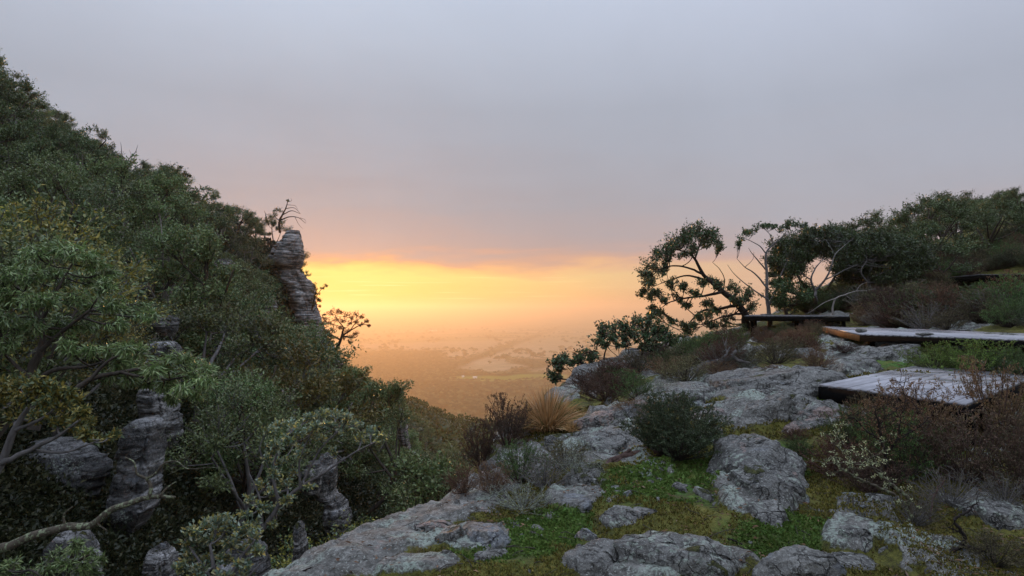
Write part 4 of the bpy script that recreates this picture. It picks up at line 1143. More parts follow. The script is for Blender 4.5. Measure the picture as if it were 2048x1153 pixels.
px_plant('sprawling_round_leaved_gum', 'sprawling round-leaved gum with orange tips over the middle of the ravine', 'tree', 11, (470,1160),
  [[(440,1200,.05),(480,1120,.045),(525,1060,.04),(560,1010,.035),(600,975,.028),(650,945,.02),(690,915,.012)],[(560,1010,.03),(545,950,.022),(560,890,.014),(580,860,.008)],[(600,975,.022),(640,900,.016),(680,860,.009)],[(650,945,.016),(710,905,.012),(750,885,.007)],[(525,1060,.025),(520,1000,.018),(500,950,.01)],[(600,975,.02),(600,920,.014),(620,870,.008)],[(545,950,.015),(520,900,.01),(535,860,.006)]],
  [(560,850,12),(540,862,12),(590,850,13),(620,832,14),(645,826,14),(670,828,15),(695,838,14),(715,850,13),(740,862,12),(762,878,9),(600,865,12),(630,855,13),(660,850,13),(690,862,12),(720,876,10),(575,880,12),(550,895,13),(600,895,10),(640,880,9),(535,920,12),(560,925,12),(548,950,13),(520,970,13),(545,985,13),(570,965,12),(590,945,10),(500,1000,14),(525,1015,14),(550,1020,12),(490,1030,12),(575,1000,12),(510,1050,13),(545,1050,10),(600,910,9),(620,975,8),(665,905,7)],
  'bark_grey', 'leaf_round', (.068, .034, .0), 46, .6, twigs=11, per=12, limb_sides=7)
# mossy limb across the lower left corner
wl, fl_ = Acc(), None
limb = px_plant('mossy_limb', 'crooked lichen covered limb reaching in from the lower corner over the pale boulder', 'branch', 7, (0,1105),
  [[(-60,1110,.05),(0,1098,.048),(60,1075,.044),(130,1055,.040),(185,1050,.036),(215,1025,.034),(255,1008,.03),(300,995,.026),(350,995,.012)],
   [(298,996,.022),(302,975,.019),(294,958,.017)],[(294,958,.014),(274,948,.012),(268,925,.008),(250,915,.005)],[(294,958,.015),(312,946,.012),(330,926,.010),(355,924,.007),(376,938,.005),(420,935,.003),(448,938,.002)],
   [(318,994,.012),(335,975,.008),(352,964,.004)],[(215,1025,.014),(195,1045,.010),(214,1062,.006)],[(130,1055,.015),(128,1030,.010),(145,1014,.005)],[(355,924,.005),(370,915,.003),(385,922,.002)]],
  [], 'bark_lichen', 'leaf_dark', GL, 47, .15, limb_sides=9)
# bare pale trunks glimpsed in the bush
for bpx, bpy_, tx_, ty_, Y_, lb in [(552,720,563,685,40,'short pale dead trunk standing in the middle of the mountainside'),(84,358,98,330,44,'pale leaning dead trunk high among the upper trees'),
                                    (478,768,490,735,34,'pale dead stub above the sprawling round-leaved gum'),(985+10,0,0,0,0,'')]:
    if Y_ == 0: continue
    px_plant('dead_tree', lb, 'dead tree', Y_, (bpx,bpy_), [[(bpx,bpy_+8,.14),((bpx+tx_)/2-2,(bpy_+ty_)/2,.11),(tx_,ty_,.06)],[((bpx+tx_)/2,(bpy_+ty_)/2,.05),(tx_+8,ty_+4,.02)]], [], 'bark_pale', 'leaf_dark', GL, int(bpx), .2)

# dead pale stems that nothing tells apart, standing between the trees
dm = []
for sd in range(4):
    r_ = np.random.default_rng(300+sd); acc = Acc(); h = 3.2
    P = np.cumsum(np.vstack([[0, 0, -.3], r_.normal(0, .16, (7, 3))*[1, 1, .3]+[0.08, 0, h/7]]), 0); tube(acc, P, np.linspace(.07, .015, 8), 6)
    for k in range(9):
        b = P[r_.integers(2, 7)]; d = unit(r_.normal(size=3)+[0, 0, .7]); L = r_.uniform(.5, 1.3)
        m = b+d*L*.5+r_.normal(0, .08, 3); e = b+d*L+[0, 0, .15]; B = bez(b, m, e, 6); tube(acc, B, np.linspace(.03, .006, 6), 4, False)
        for q in range(3): e2 = m+unit(d+r_.normal(0, .7, 3))*L*.5; tube(acc, np.stack([m, (m+e2)/2+r_.normal(0, .03, 3), e2]), np.array([.014, .01, .004]), 3, False)
    dm.append(acc.mesh('branches', M[['bark_pale', 'bark_grey'][sd % 2]], True))
pick = [q for q in TREES if 22 < q[1] < 95]
for i in range(34):
    x, y, z, s, px, py = pick[rt.integers(0, len(pick))]
    x += rt.uniform(-2, 2); y -= rt.uniform(.5, 2.5); z = float(hill_z(np.array([x]), np.array([y]))[0])
    o = obj('dead_sapling', dm[rt.integers(0, 4)], None, (x, y, z)); o.rotation_euler = (rt.uniform(-.3, .3), rt.uniform(-.4, .4), rt.uniform(0, 6.28)); o.scale = (rt.uniform(.8, 1.4),)*3
    tag(o, 'bare pale dead sapling among many between the mountainside trees', 'dead tree', 'dead saplings on the mountainside')

# ------------------------------------------------------------------ rocks set into the ledge
ROCKXY = []
def ledge_rock(name, label, px, py, wpx, hpx, mat, tall=0.3, seed=0, res=1.0, cat='rock', bury=0.75, yaw=None, group=None, facets=9, deep=None):
    r_ = np.random.default_rng(1000+seed)
    f = hit(px, py+hpx*0.45); b = hit(px, py-hpx*0.35)
    c = (f+b)/2; Y = c[1]
    hw = wpx/F_PX*Y/2; hd = deep*hw if deep else np.clip((b[1]-f[1])/2, hw*0.45, hw*1.5)
    hh = tall*hw*1.9
    nl, nt = int(56*res), int(30*res)
    th = np.arange(nl)*2*math.pi/nl; ph = np.linspace(0.02, 0.72, nt)*math.pi
    T, Pp = np.meshgrid(th, ph); U = np.stack([np.sin(Pp)*np.cos(T), np.sin(Pp)*np.sin(T), np.cos(Pp)], -1)
    rad = np.full(T.shape, 1.25)
    for k in range(facets):
        n_ = r_.normal(size=3); n_[2] = abs(n_[2])*0.7; n_ /= np.linalg.norm(n_)
        d_ = r_.uniform(.72, 1.0); q = U@n_
        rad = np.minimum(rad, np.where(q > 0.05, d_/np.maximum(q, .05), 9))
    rad = np.minimum(rad, 0.62/np.maximum(U[..., 2], 1e-3)*r_.uniform(.85, 1.2))   # flattish top
    sc = 1/hw
    s0 = seed*7.7
    rad = rad*(1+0.15*fbm(U[..., 0]*1.9+s0, U[..., 1]*1.9, U[..., 2]*1.9, 4, seed)+0.05*(1-2*np.abs(fbm(U[..., 0]*4+s0, U[..., 1]*4, U[..., 2]*4, 4, seed+3)))+0.03*fbm(U[..., 0]*13+s0, U[..., 1]*13, U[..., 2]*13, 3, seed+5))
    V = U*rad[..., None]*np.array([hw, hd, hh/0.62])
    V += 0.016*min(1, hw*3)*fbm(V[..., 0]*14, V[..., 1]*14, V[..., 2]*14, 3, seed)[..., None]*U
    yaw = r_.uniform(-.35, .35) if yaw is None else yaw
    ca, sa = math.cos(yaw), math.sin(yaw)
    V = np.stack([V[..., 0]*ca-V[..., 1]*sa, V[..., 0]*sa+V[..., 1]*ca, V[..., 2]], -1)
    # follow the slope of the ground
    gx_ = (LZ(c[0]+hw*.7, Y)-LZ(c[0]-hw*.7, Y))/(1.4*hw); gy_ = (LZ(c[0], Y+hd*.7)-LZ(c[0], Y-hd*.7))/(1.4*hd)
    V[..., 2] += np.clip(gx_, -.5, .5)*V[..., 0]+np.clip(gy_, -.4, .4)*V[..., 1]
    z0 = LZ(c[0], Y)-bury*hh*0.5
    V = V.reshape(-1, 3)
    F = grid_faces(nt, nl)
    i = np.arange(nt-1); wrap = np.stack([i*nl+nl-1, (i+1)*nl+nl-1, (i+1)*nl, i*nl], -1)
    V = np.vstack([V, V[:nl].mean(0)]); n = len(V)-1
    j = np.arange(nl); F3 = np.stack([np.full(nl, n), j, (j+1) % nl], -1)
    o = obj(name, mesh_np(name, V, [np.vstack([F[:, ::-1], wrap]), F3], M[mat], True), None, (c[0], Y, z0))
    ROCKXY.append((c[0], Y, hw, hd))
    return tag(o, label, cat, group)

ROCKS = [
 # name, label, px, py, w, h, mat, tall
 ('boulder', 'broad knobbly grey boulder along the bottom edge of the moss', 1345, 1118, 300, 110, 'rock_mint', .20),
 ('boulder', 'rounded boulder at the bottom edge touching the broad knobbly one', 1180, 1125, 130, 90, 'rock', .28),
 ('rock_slab', 'big tilted slab with a squared near corner beside the dark rounded shrub', 1492, 915, 150, 120, 'rock', .26),
 ('boulder', 'ridge of rock running down from the big tilted slab', 1548, 975, 120, 60, 'rock_mint', .26),
 ('boulder', 'pale lichen crusted toe of rock at the end of the slab ridge', 1536, 1030, 80, 55, 'rock_mint', .32),
 ('boulder', 'blue grey wet rock at the bottom edge near the bright green moss', 1590, 1138, 140, 60, 'rock_blue', .2),
 ('rock_slab', 'flat dark slab with one round pale lichen disc near the bottom edge', 1712, 1112, 110, 70, 'rock_blue', .16),
 ('stone', 'small pitted stone above the flat dark slab', 1702, 1068, 55, 40, 'rock_mint', .35),
 ('boulder', 'lichen streaked boulder under the bare crooked shrub', 1722, 1002, 85, 45, 'rock_mint', .32),
 ('boulder', 'striped rock lying in the moss between the crooked shrub and the forked black stem', 1925, 1012, 80, 60, 'rock', .25),
 ('rock_slab', 'tilted pale ribbed slab at the edge of the picture behind the forked black stem', 2000, 1030, 110, 70, 'rock_mint', .25),
 ('boulder', 'lichen spotted boulder at the foot of the slab ridge in the moss', 1590, 965, 70, 40, 'rock_mint', .3),
 ('stone', 'pinkish brick shaped stone perched beside the slab ridge', 1575, 941, 38, 18, 'rock_pink', .45),
 ('stone', 'grey blue jagged stone at the rim of the crooked shrub shade', 1602, 998, 32, 26, 'rock_blue', .4),
 ('rock_slab', 'blue grey slab patch showing through the moss below the dead twigs', 1148, 1005, 75, 60, 'rock_blue', .14),
 ('boulder', 'low pair of lichened rocks in the middle of the moss', 1238, 1035, 60, 50, 'rock_mint', .3),
 ('stone', 'flat pale stone joined to the low pair of lichened rocks', 1285, 1026, 60, 22, 'rock_pink', .2),
 ('stone', 'oval brown grey stone in the moss in front of the low pair of rocks', 1172, 1073, 44, 24, 'rock', .42),
 ('stone', 'small grey stone alone on the green herbs', 1254, 993, 18, 14, 'rock_blue', .5),
 ('stone', 'small rounded double stone on the green herbs below the dark shrub', 1358, 978, 30, 20, 'rock', .45),
 ('stone', 'white lichened stone at the right end of the green herbs', 1406, 991, 34, 20, 'rock_mint', .5),
 ('stone', 'little stone touching the white lichened stone', 1428, 996, 18, 12, 'rock_pink', .5),
 ('boulder', 'blue patched boulder at the head of the long moss bank', 965, 1076, 85, 60, 'rock_blue', .28),
 ('boulder', 'dark undercut rock beside the blue patched boulder', 900, 1072, 50, 40, 'rock', .35),
 ('rock_slab', 'narrow blue slab below the blue patched boulder', 975, 1112, 70, 24, 'rock_blue', .16),
 ('stone', 'pointed grey stone above the narrow blue slab', 1075, 1058, 34, 26, 'rock_blue', .4),
 ('stone', 'round pebble in the long moss bank', 898, 1106, 22, 16, 'rock', .5),
 ('stone', 'pale pinkish flakes of stone on the ledge rim', 865, 1052, 60, 22, 'rock_pink', .18),
 ('boulder', 'pointed grey rock standing at the ledge rim behind the maroon shrub', 975, 935, 46, 70, 'rock', .6),
 ('rock_slab', 'mossy rock step under the twisted trunk of the dark shrub', 1170, 952, 110, 40, 'rock_moss', .25),
 ('rock_slab', 'rumpled grey rock between the straw tussock and the dark shrub', 1215, 885, 120, 60, 'rock_mint', .22),
 ('rock_slab', 'pink streaked slab behind the straw tussock', 1225, 838, 150, 40, 'rock_pink', .13),
 ('rock_slab', 'grey hump in front of the straw tussock', 1135, 876, 90, 36, 'rock_moss', .22),
 ('rock_slab', 'wide pale sloping slab left of the big platform, nearest the dark shrub', 1385, 785, 170, 70, 'rock_mint', .15),
 ('rock_slab', 'wide domed slab with wavy grey bands in the middle of the ledge', 1500, 762, 190, 46, 'rock', .16),
 ('rock_slab', 'low grey slab with a lichen ring beside the wide domed slab', 1440, 805, 110, 34, 'rock_mint', .12),
 ('boulder', 'green lichened boulder just behind the near platform', 1700, 738, 120, 44, 'rock_mint', .22),
 ('boulder', 'rounded grey boulder between the green lichened boulder and the domed slab', 1620, 752, 90, 42, 'rock', .22),
 ('boulder', 'oval dark boulder with a pinkish foot in front of the domed slab', 1525, 822, 105, 38, 'rock', .24),
 ('boulder', 'small oval boulder right of the oval dark one', 1602, 834, 66, 26, 'rock', .26),
 ('rock_slab', 'flat grey flake leading to the corner of the near platform', 1650, 822, 110, 22, 'rock_pink', .14),
 ('stone', 'low bump of rock in the moss in front of the near platform', 1612, 803, 55, 16, 'rock', .25),
 ('rock_slab', 'thin pink slab edge along the moss terrace', 1600, 855, 90, 14, 'rock_pink', .16),
 ('rock_slab', 'pinkish broken shelf left of the oval dark boulder', 1410, 826, 70, 30, 'rock_pink', .2),
 ('boulder', 'upright grey boulder between the rusty shrub and the olive shrub', 1592, 716, 56, 34, 'rock', .4),
 ('rock_slab', 'flat pale shelf of rock under the long brown edged platform', 1745, 714, 150, 14, 'rock', .14),
 ('boulder', 'broad cracked rock shoulder behind the low sprawling tree', 1215, 755, 170, 60, 'rock', .22),
 ('boulder', 'dark rock hump higher up behind the low sprawling tree', 1290, 708, 90, 40, 'rock', .3),
 ('rock_slab', 'pale rock under the far black platform', 1600, 660, 130, 20, 'rock', .14),
 ('rock_slab', 'pale sheet of rock between the bushes below the highest platform', 1960, 632, 120, 22, 'rock_mint', .1),
 ('rock_slab', 'pale rock streak on the hill beside the green bush', 1925, 655, 80, 12, 'rock_mint', .1),
 ('rock_slab', 'pale bare rock beside the highest platform at the picture edge', 2030, 598, 70, 16, 'rock_mint', .1),
]
for i, q in enumerate(ROCKS):
    big_ = q[4] > 100
    ledge_rock(q[0], q[1], q[2], q[3], q[4], q[5], q[6], q[7], seed=i+1, res=1.35 if big_ else (1.1 if q[4] > 40 else .6), facets=13 if big_ else 9)
# loose pebbles that nothing tells apart
rp = np.random.default_rng(77)
for i in range(34):
    px = rp.uniform(880, 2000); py = rp.uniform(960, 1145)
    ledge_rock('pebble', 'small loose pebble half sunk in the moss', px, py, rp.uniform(8, 18), rp.uniform(6, 10), ['rock', 'rock_pink', 'rock_mint', 'rock_blue'][rp.integers(0, 4)], .45, seed=200+i, res=.35, group='loose pebbles in the moss', cat='pebble')

# ------------------------------------------------------------------ moss and herbs as geometry on the near ledge
n = 100000
yy2 = 3.8*(10.5/3.8)**rp.uniform(0, 1, n); xx2 = (rp.uniform(560, 2120, n)-1024)/F_PX*yy2
d_in = edge_d(xx2, yy2)
z2 = ledge_z(xx2, yy2)
b2 = patch_field(bare_px, xx2, yy2); l2 = patch_field(lush_px, xx2, yy2, .7)
patchy = fbm(xx2*2.5, yy2*2.5, 0, 4, 90)
ok2 = (d_in > 0.25) & (b2 < 0.5) & (patchy > -0.3)
lushsel = ok2 & (l2+0.8*fbm(xx2*3, yy2*3, 0, 3, 91) > 0.62)
mosssel = ok2 & ~lushsel
def tufts(name, sel, mat, L, W, k, label, flat):
    x, y, z = xx2[sel], yy2[sel], z2[sel]; acc = Acc()
    P = np.repeat(np.stack([x, y, z-0.003], -1), k, 0)+rp.normal(0, .012, (len(x)*k, 3))*[1, 1, .2]
    D = rp.normal(0, flat, (len(P), 3)); D[:, 2] = np.abs(D[:, 2])*.5+.7
    s = rp.uniform(.6, 1.4, len(P))*np.repeat(np.clip(y/5, .9, 2.2), k)
    leaves(acc, P, D, L*s, W*s, rp)
    return tag(obj(name, acc.mesh(name, M[mat])), label, name.split('_')[-1], kind='stuff')
M['moss_tuft'] = leaf_mat('moss_tuft', [(.05,.05,.015),(.09,.09,.022),(.14,.125,.03),(.18,.15,.04),(.07,.045,.02)], rough=.9, spec=.1, trans=.1, gain=1.4)
M['herb'] = leaf_mat('herb', [(.045,.085,.018),(.075,.15,.03),(.11,.21,.045),(.09,.12,.03)], rough=.6, spec=.2, trans=.2)
tufts('moss', mosssel, 'moss_tuft', .021, .010, 2, 'olive moss cushions spread between the rocks of the ledge', .6)
tufts('green_herbs', lushsel, 'herb', .022, .016, 3, 'bright green herbs growing in the damp hollows of the moss', .8)

M['litter'] = leaf_mat('litter', [(.16,.09,.05),(.28,.17,.10),(.10,.06,.04),(.36,.26,.18)], rough=.8, spec=.1, trans=0, gain=1)
n = 5200
xx3 = np.zeros(0); yy3 = 3.8*(12/3.8)**rp.uniform(0, 1, n); xx3 = (rp.uniform(640, 2120, n)-1024)/F_PX*yy3
k3 = (edge_d(xx3, yy3) > .3) & (fbm(xx3*1.5, yy3*1.5, 0, 3, 95) > -.1); xx3, yy3 = xx3[k3], yy3[k3]; acc = Acc()
D = rp.normal(size=(len(xx3), 3)); D[:, 2] *= .15
leaves(acc, np.stack([xx3, yy3, ledge_z(xx3, yy3)+.012], -1), D, rp.uniform(.02, .06, len(xx3)), rp.uniform(.006, .014, len(xx3)), rp)
tag(obj('leaf_litter', acc.mesh('leaf_litter', M['litter'])), 'dry brown leaf litter strewn over moss and rock', 'leaf litter', kind='stuff')
acc = Acc()
for k in range(420):
    y = 3.9*(11/3.9)**rp.uniform(); x = (rp.uniform(900, 2100)-1024)/F_PX*y; a = rp.uniform(0, 6.28); L = rp.uniform(.04, .22)
    P = np.array([[x, y, 0], [x+math.cos(a)*L*.5+rp.normal(0, .01), y+math.sin(a)*L*.5, 0], [x+math.cos(a)*L, y+math.sin(a)*L, 0]]); P[:, 2] = ledge_z(P[:, 0], P[:, 1])+.010+[0, .008, 0]
    tube(acc, P, np.array([1, .9, .5])*rp.uniform(.0015, .004), 4)
tag(obj('twig_litter', acc.mesh('twig_litter', M['bark'])), 'thin fallen twigs scattered over the moss', 'twigs', kind='stuff')

# ------------------------------------------------------------------ tent platforms
def deck_mat(name, c1, c2, rough_lo, rough_hi):
    m, t, out = newmat(name)
    tc_ = t.new('ShaderNodeTexCoord'); oi = t.new('ShaderNodeObjectInfo')
    mp = t.new('ShaderNodeMapping'); mp.inputs['Scale'].default_value = (1.2, 14, 14); t.link(tc_.outputs['Object'], mp.inputs[0])
    n = t.noise(mp.outputs[0], 1.5, 5, .6); wet = t.noise(t.new('ShaderNodeNewGeometry').outputs['Position'], 1.1, 5, .6, .6)
    c = t.ramp(n, [(.3, c1), (.7, c2)])
    c = t.mix(t.maprange(oi.outputs['Random'], 0, 1, 0, .35), c, tuple(v*.6 for v in c1))
    c = t.mix(t.maprange(wet, .45, .6, 0, .45), c, tuple(v*.45 for v in c1))
    principled(t, out, c, t.maprange(wet, .4, .62, rough_hi, rough_lo), .6, bump(t, n, .004, .5))
    return m
M['deck'] = deck_mat('deck_board', (.29,.285,.30), (.54,.535,.56), .2, .4)
M['deck_far'] = deck_mat('deck_board_dark', (.07,.07,.075), (.15,.15,.16), .25, .5)
def _bw():
    m, t, out = newmat('black_stained_wood'); P_ = t.new('ShaderNodeNewGeometry').outputs['Position']
    principled(t, out, t.ramp(t.noise(P_, 30, 4, .6), [(.3, (.005,.005,.0055)), (.7, (.012,.012,.012))]), .95, .05); return m
M['black_wood'] = _bw()
M['brown_wood'] = wood_mat('brown_wood', (.20,.085,.03), (.34,.16,.06), None, 6)
M['steel'] = newmat('steel')[0]
def _steel():
    m, t, out = newmat('weathered_steel'); p = principled(t, out, (.32,.32,.33), .45, .5); p.inputs['Metallic'].default_value = .8; return m
M['steel'] = _steel()
def box_mesh(name, L, W, H, mat, bev=0.006):
    """box from the origin along +x, centred in y, top at z=0"""
    b = min(bev, H*.3, W*.3)
    prof = [(-W/2, -H), (W/2, -H), (W/2, -b), (W/2-b, 0), (-W/2+b, 0), (-W/2, -b)]
    V = [(x, y, z) for x in (0, L) for y, z in prof]
    F4 = [(i, (i+1) % 6, 6+(i+1) % 6, 6+i) for i in range(6)]
    F6 = [tuple(range(5, -1, -1)), tuple(range(6, 12))]
    return mesh_np(name, V, [np.array(F4), np.array(F6)], mat)
def beam(name, a, b, W, H, mat, parent, lift=0.0):
    """beam between two local points, its top at their height"""
    a = np.array(a, float); b = np.array(b, float); L = np.linalg.norm(b-a)
    o = obj(name, box_mesh(name, L, W, H, mat), parent, a+[0, 0, lift])
    o.rotation_euler = (0, -math.asin((b-a)[2]/L), math.atan2((b-a)[1], (b-a)[0]))
    return o
def on_level(px, py, z):
    r = ray(px, py); return r*(z/r[2])
def platform(label, zt, LF, LB, span, fdir, fascia, deckm, fascia_mats=('black_wood', 'black_wood'), posts=(), board=.145, thick_board=.03, npost=(3, 3), post_w=.1):
    """LF, LB: near and far end of the left edge (x, y); the boards run along it; fdir: direction of the near edge"""
    LF = np.array([*LF, 0.]); LB = np.array([*LB, 0.]); fd = np.array([*fdir, 0.]); fd /= np.linalg.norm(fd)
    t_ = thing('tent_platform', label, 'platform', (LF[0], LF[1], zt))
    u = LB-LF; L = np.linalg.norm(u); u /= L
    nb = int(span/board); ang = math.atan2(u[1], u[0]); perp = abs(fd[0]*u[1]-fd[1]*u[0])
    bm0 = box_mesh('deck_board', L+.04, board*perp-.012, thick_board, M[deckm], .004)
    for i in range(nb):
        s = fd*(i+.5)*board
        o = obj('deck_board', bm0, t_, (s[0]-u[0]*.02, s[1]-u[1]*.02, rp.uniform(-.003, .003)))
        o.rotation_euler = (0, 0, ang)
    S = fd*nb*board; dz = -thick_board-.004
    beam('edge_beam', (u*0)+[0, 0, dz], u*L+[0, 0, dz], .045, fascia, M[fascia_mats[0]], t_)
    beam('edge_beam', np.array([0, 0, dz])+fd*.03-u*.002, S+[0, 0, dz]-fd*.03, .045, fascia, M[fascia_mats[1]], t_)
    beam('edge_beam', u*L+[0, 0, dz]+fd*.03, u*L+S+[0, 0, dz]-fd*.03, .045, fascia, M['black_wood'], t_)
    beam('edge_beam', S+[0, 0, dz], S+u*L+[0, 0, dz], .045, fascia, M['black_wood'], t_)
    for k in range(1, 4):
        q = u*L*k/4
        beam('joist', q+[0, 0, dz-.003]+fd*.06, q+S+[0, 0, dz-.003]-fd*.06, .045, fascia*.8, M['black_wood'], t_)
    for a in np.linspace(.06, .94, npost[0]):
        for b in np.linspace(.06, .94, npost[1]):
            q = LF+u*L*a+S*b; g = LZ(q[0], q[1]) if edge_d(q[0], q[1]) > 0 else zt-1.2
            H = zt+dz-fascia*.8-g+.08
            if H < .05: continue
            p = obj('post', box_mesh('post', post_w, post_w, H, M['black_wood']), t_, (q[0]-LF[0], q[1]-LF[1], dz-fascia*.8+.01))
    return t_, LF, u, fd, L, nb*board

zt1 = float(at(1640, 768, 8.5)[2])
a = on_level(1640, 768, zt1); b = on_level(1830, 731, zt1); c = on_level(1900, 803, zt1)
P1 = platform('nearest tent platform, wet grey boards on a black base, behind the rusty twigs', zt1, a[:2], b[:2], 1.95, (c-a)[:2], .15, 'deck')
zt2 = float(at(1718, 668, 14)[2])
a = on_level(1718, 668, zt2); b = on_level(1644, 653.2, zt2); c = on_level(2048, 679.5, zt2)
P2 = platform('long tent platform with an orange brown end board and stones lying on it', zt2, a[:2], b[:2], 4.8, (c-a)[:2], .12, 'deck', ('brown_wood', 'black_wood'))
zt3 = float(at(1488, 632, 24)[2])
a = on_level(1488, 632.5, zt3)
P3 = platform('far black tent platform on thin posts at the foot of the windswept trees', zt3, (a[0]*24/a[1], 24), (a[0]*24/a[1]+1.75, 28.5), 3.4, (3.6, -1.6), .15, 'deck_far')
zt4 = float(at(1962, 549, 27)[2])
a = at(1960, 550, 27)
P4 = platform('highest dark tent platform on the hill at the picture edge', zt4, (a[0], 27), (a[0]+.5, 31), 3.6, (1, -.05), .18, 'deck_far')
# stones on the decks
def deck_stone(label, px, py, P, zt, w, h, seed, mat='rock'):
    p = on_level(px, py, zt)
    r_ = np.random.default_rng(seed)
    nl, nt = 22, 12; th = np.arange(nl)*2*math.pi/nl; ph = np.linspace(0, 1, nt)*math.pi
    T, Pp = np.meshgrid(th, ph); U = np.stack([np.sin(Pp)*np.cos(T), np.sin(Pp)*np.sin(T), np.cos(Pp)], -1)
    rad = np.full(T.shape, 1.2)
    for k in range(9):
        n_ = r_.normal(size=3); n_ /= np.linalg.norm(n_); q = U@n_; rad = np.minimum(rad, np.where(q > .05, r_.uniform(.75, 1)/np.maximum(q, .05), 9))
    V = U*rad[..., None]*np.array([w/2, w*.4, h/2])*(1+.05*fbm(U[..., 0]*4+seed, U[..., 1]*4, U[..., 2]*4, 3, seed))[..., None]
    V = V.reshape(-1, 3); V[:, 2] -= V[:, 2].min()
    V[:, 2] = np.maximum(V[:, 2]-.06*h, 0)
    i = np.arange(nt-1); F = np.vstack([grid_faces(nt, nl)[:, ::-1], np.stack([i*nl+nl-1, (i+1)*nl+nl-1, (i+1)*nl, i*nl], -1)])
    o = obj('stone', mesh_np('stone', V, [F], M[mat], True), None, (p[0], p[1], zt+.004))
    return tag(o, label, 'stone')
deck_stone('rounded stone on the brown ended corner of the long platform', 1722, 666, P2, zt2, .21, .10, 1)
deck_stone('wide flat stone on the near edge of the long platform', 1851, 672, P2, zt2, .31, .055, 2)
deck_stone('flat stone at the back of the long platform', 1928, 662, P2, zt2, .38, .04, 3)
deck_stone('thin dark stone at the back left of the far black platform', 1530, 630.6, P3, zt3, .42, .05, 4)
deck_stone('thin dark stone near the right end of the far black platform', 1660, 635.5, P3, zt3, .42, .05, 5)
# hanging chain below the long platform and chain along the near deck
def chain(name, label, A, B, sag, link, parent=None):
    A, B = np.array(A, float), np.array(B, float); L = np.linalg.norm(B-A); n = max(4, int(L/(link*1.5)))
    t_ = thing(name, label, 'chain', A)
    acc = Acc(); th = np.linspace(0, 2*math.pi, 9)
    ring = np.stack([np.cos(th)*link, np.sin(th)*link*.6, th*0], -1)
    acc = Acc(); tube(acc, ring, np.full(9, link*.17), 4, False); me = acc.mesh('link', M['steel'], True)
    for k in range(min(n, 290)):
        u = (k+.5)/n; p = (B-A)*u; p[2] -= sag*4*u*(1-u)
        o = obj('link', me, t_, p); d = Vector(B-A)
        q = d.to_track_quat('X', 'Z') @ Euler((math.pi/2*(k % 2)+.4, 0, 0)).to_quaternion()
        o.rotation_euler = q.to_euler()
    return t_
a = on_level(1768, 681, zt2-.16); a[1] += .05
g0 = LZ(a[0], a[1])
chain('hanging_chain', 'loop of steel chain hanging below the long platform, its left strand', a, (a[0]+.01, a[1], g0+.03), 0, .016)
chain('hanging_chain', 'loop of steel chain hanging below the long platform, its right strand', a+[.075, 0, 0], (a[0]+.07, a[1], g0+.03), 0, .016)
a = on_level(1915, 739, zt1); b = on_level(2010, 754, zt1)
a[2] = b[2] = zt1+.012
chain('deck_chain', 'dark chain lying across the back of the nearest tent platform', a, b, 0, .014)
a = on_level(1750, 779, zt1); b = on_level(1880, 781, zt1)
a[2] = b[2] = zt1+.012
chain('deck_chain', 'thin chain lying along the front of the nearest tent platform', a, b, 0, .012)

# ------------------------------------------------------------------ heath shrubs
SHRUBS = {}
def sp(key, leafm, stem, **kw):
    out = []
    for s in (1, 2):
        wd, fo = shrub_proto(abs(hash_(key))+s, 0.5, 0.5, **kw)
        out.append((wd.mesh('stems', M[stem], True), fo.mesh('foliage', M[leafm]) if fo.n else None))
    SHRUBS[key] = out
def hash_(k): return sum(ord(c)*(i+3) for i, c in enumerate(k)) % 997
sp('rust', 'heath_rust', 'bark_red', stems=75, per=105, leaf=(.022, .008))
sp('maroon', 'heath_maroon', 'bark_red', stems=75, per=105, leaf=(.022, .009))
sp('green', 'heath_green', 'bark', stems=70, per=90, leaf=(.024, .008))
sp('bright', 'heath_bright', 'bark', stems=70, per=90, leaf=(.026, .009))
sp('olive', 'heath_olive', 'bark', stems=70, per=85, leaf=(.024, .009))
sp('deep', 'heath_deep', 'bark_red', stems=80, per=110, leaf=(.026, .010))
sp('dead', 'heath_olive', 'twig_lichen', stems=70, per=3, leaf=(.02, .008), mess=.9, sub=5)
sp('wiry', 'heath_olive', 'bark_grey', stems=60, per=24, leaf=(.022, .009), mess=.8, sub=4, leaf_from=.6)
def shrub(kind, label, px, py, w, h, group=None, rz=None, Y=None, sink=.04):
    """px, py: where its foot meets the ground; w, h: size in pixels"""
    p = hit(px, py)
    if Y is not None: r = ray(px, py); p = r*Y; p[2] = LZ(p[0], p[1])
    W = w/F_PX*p[1]; H = h/F_PX*p[1]
    st_, fo = SHRUBS[kind][rp.integers(0, 2)]
    t_ = thing('heath_shrub', label, 'shrub', (p[0], p[1], p[2]-sink*H), rp.uniform(0, 6.28) if rz is None else rz, group)
    t_.scale = (W, W*rp.uniform(.8, 1.1), H*2.0)
    obj('stems', st_, t_)
    if fo is not None: f_ = obj('foliage', fo, t_); f_['kind'] = 'stuff'
    return t_
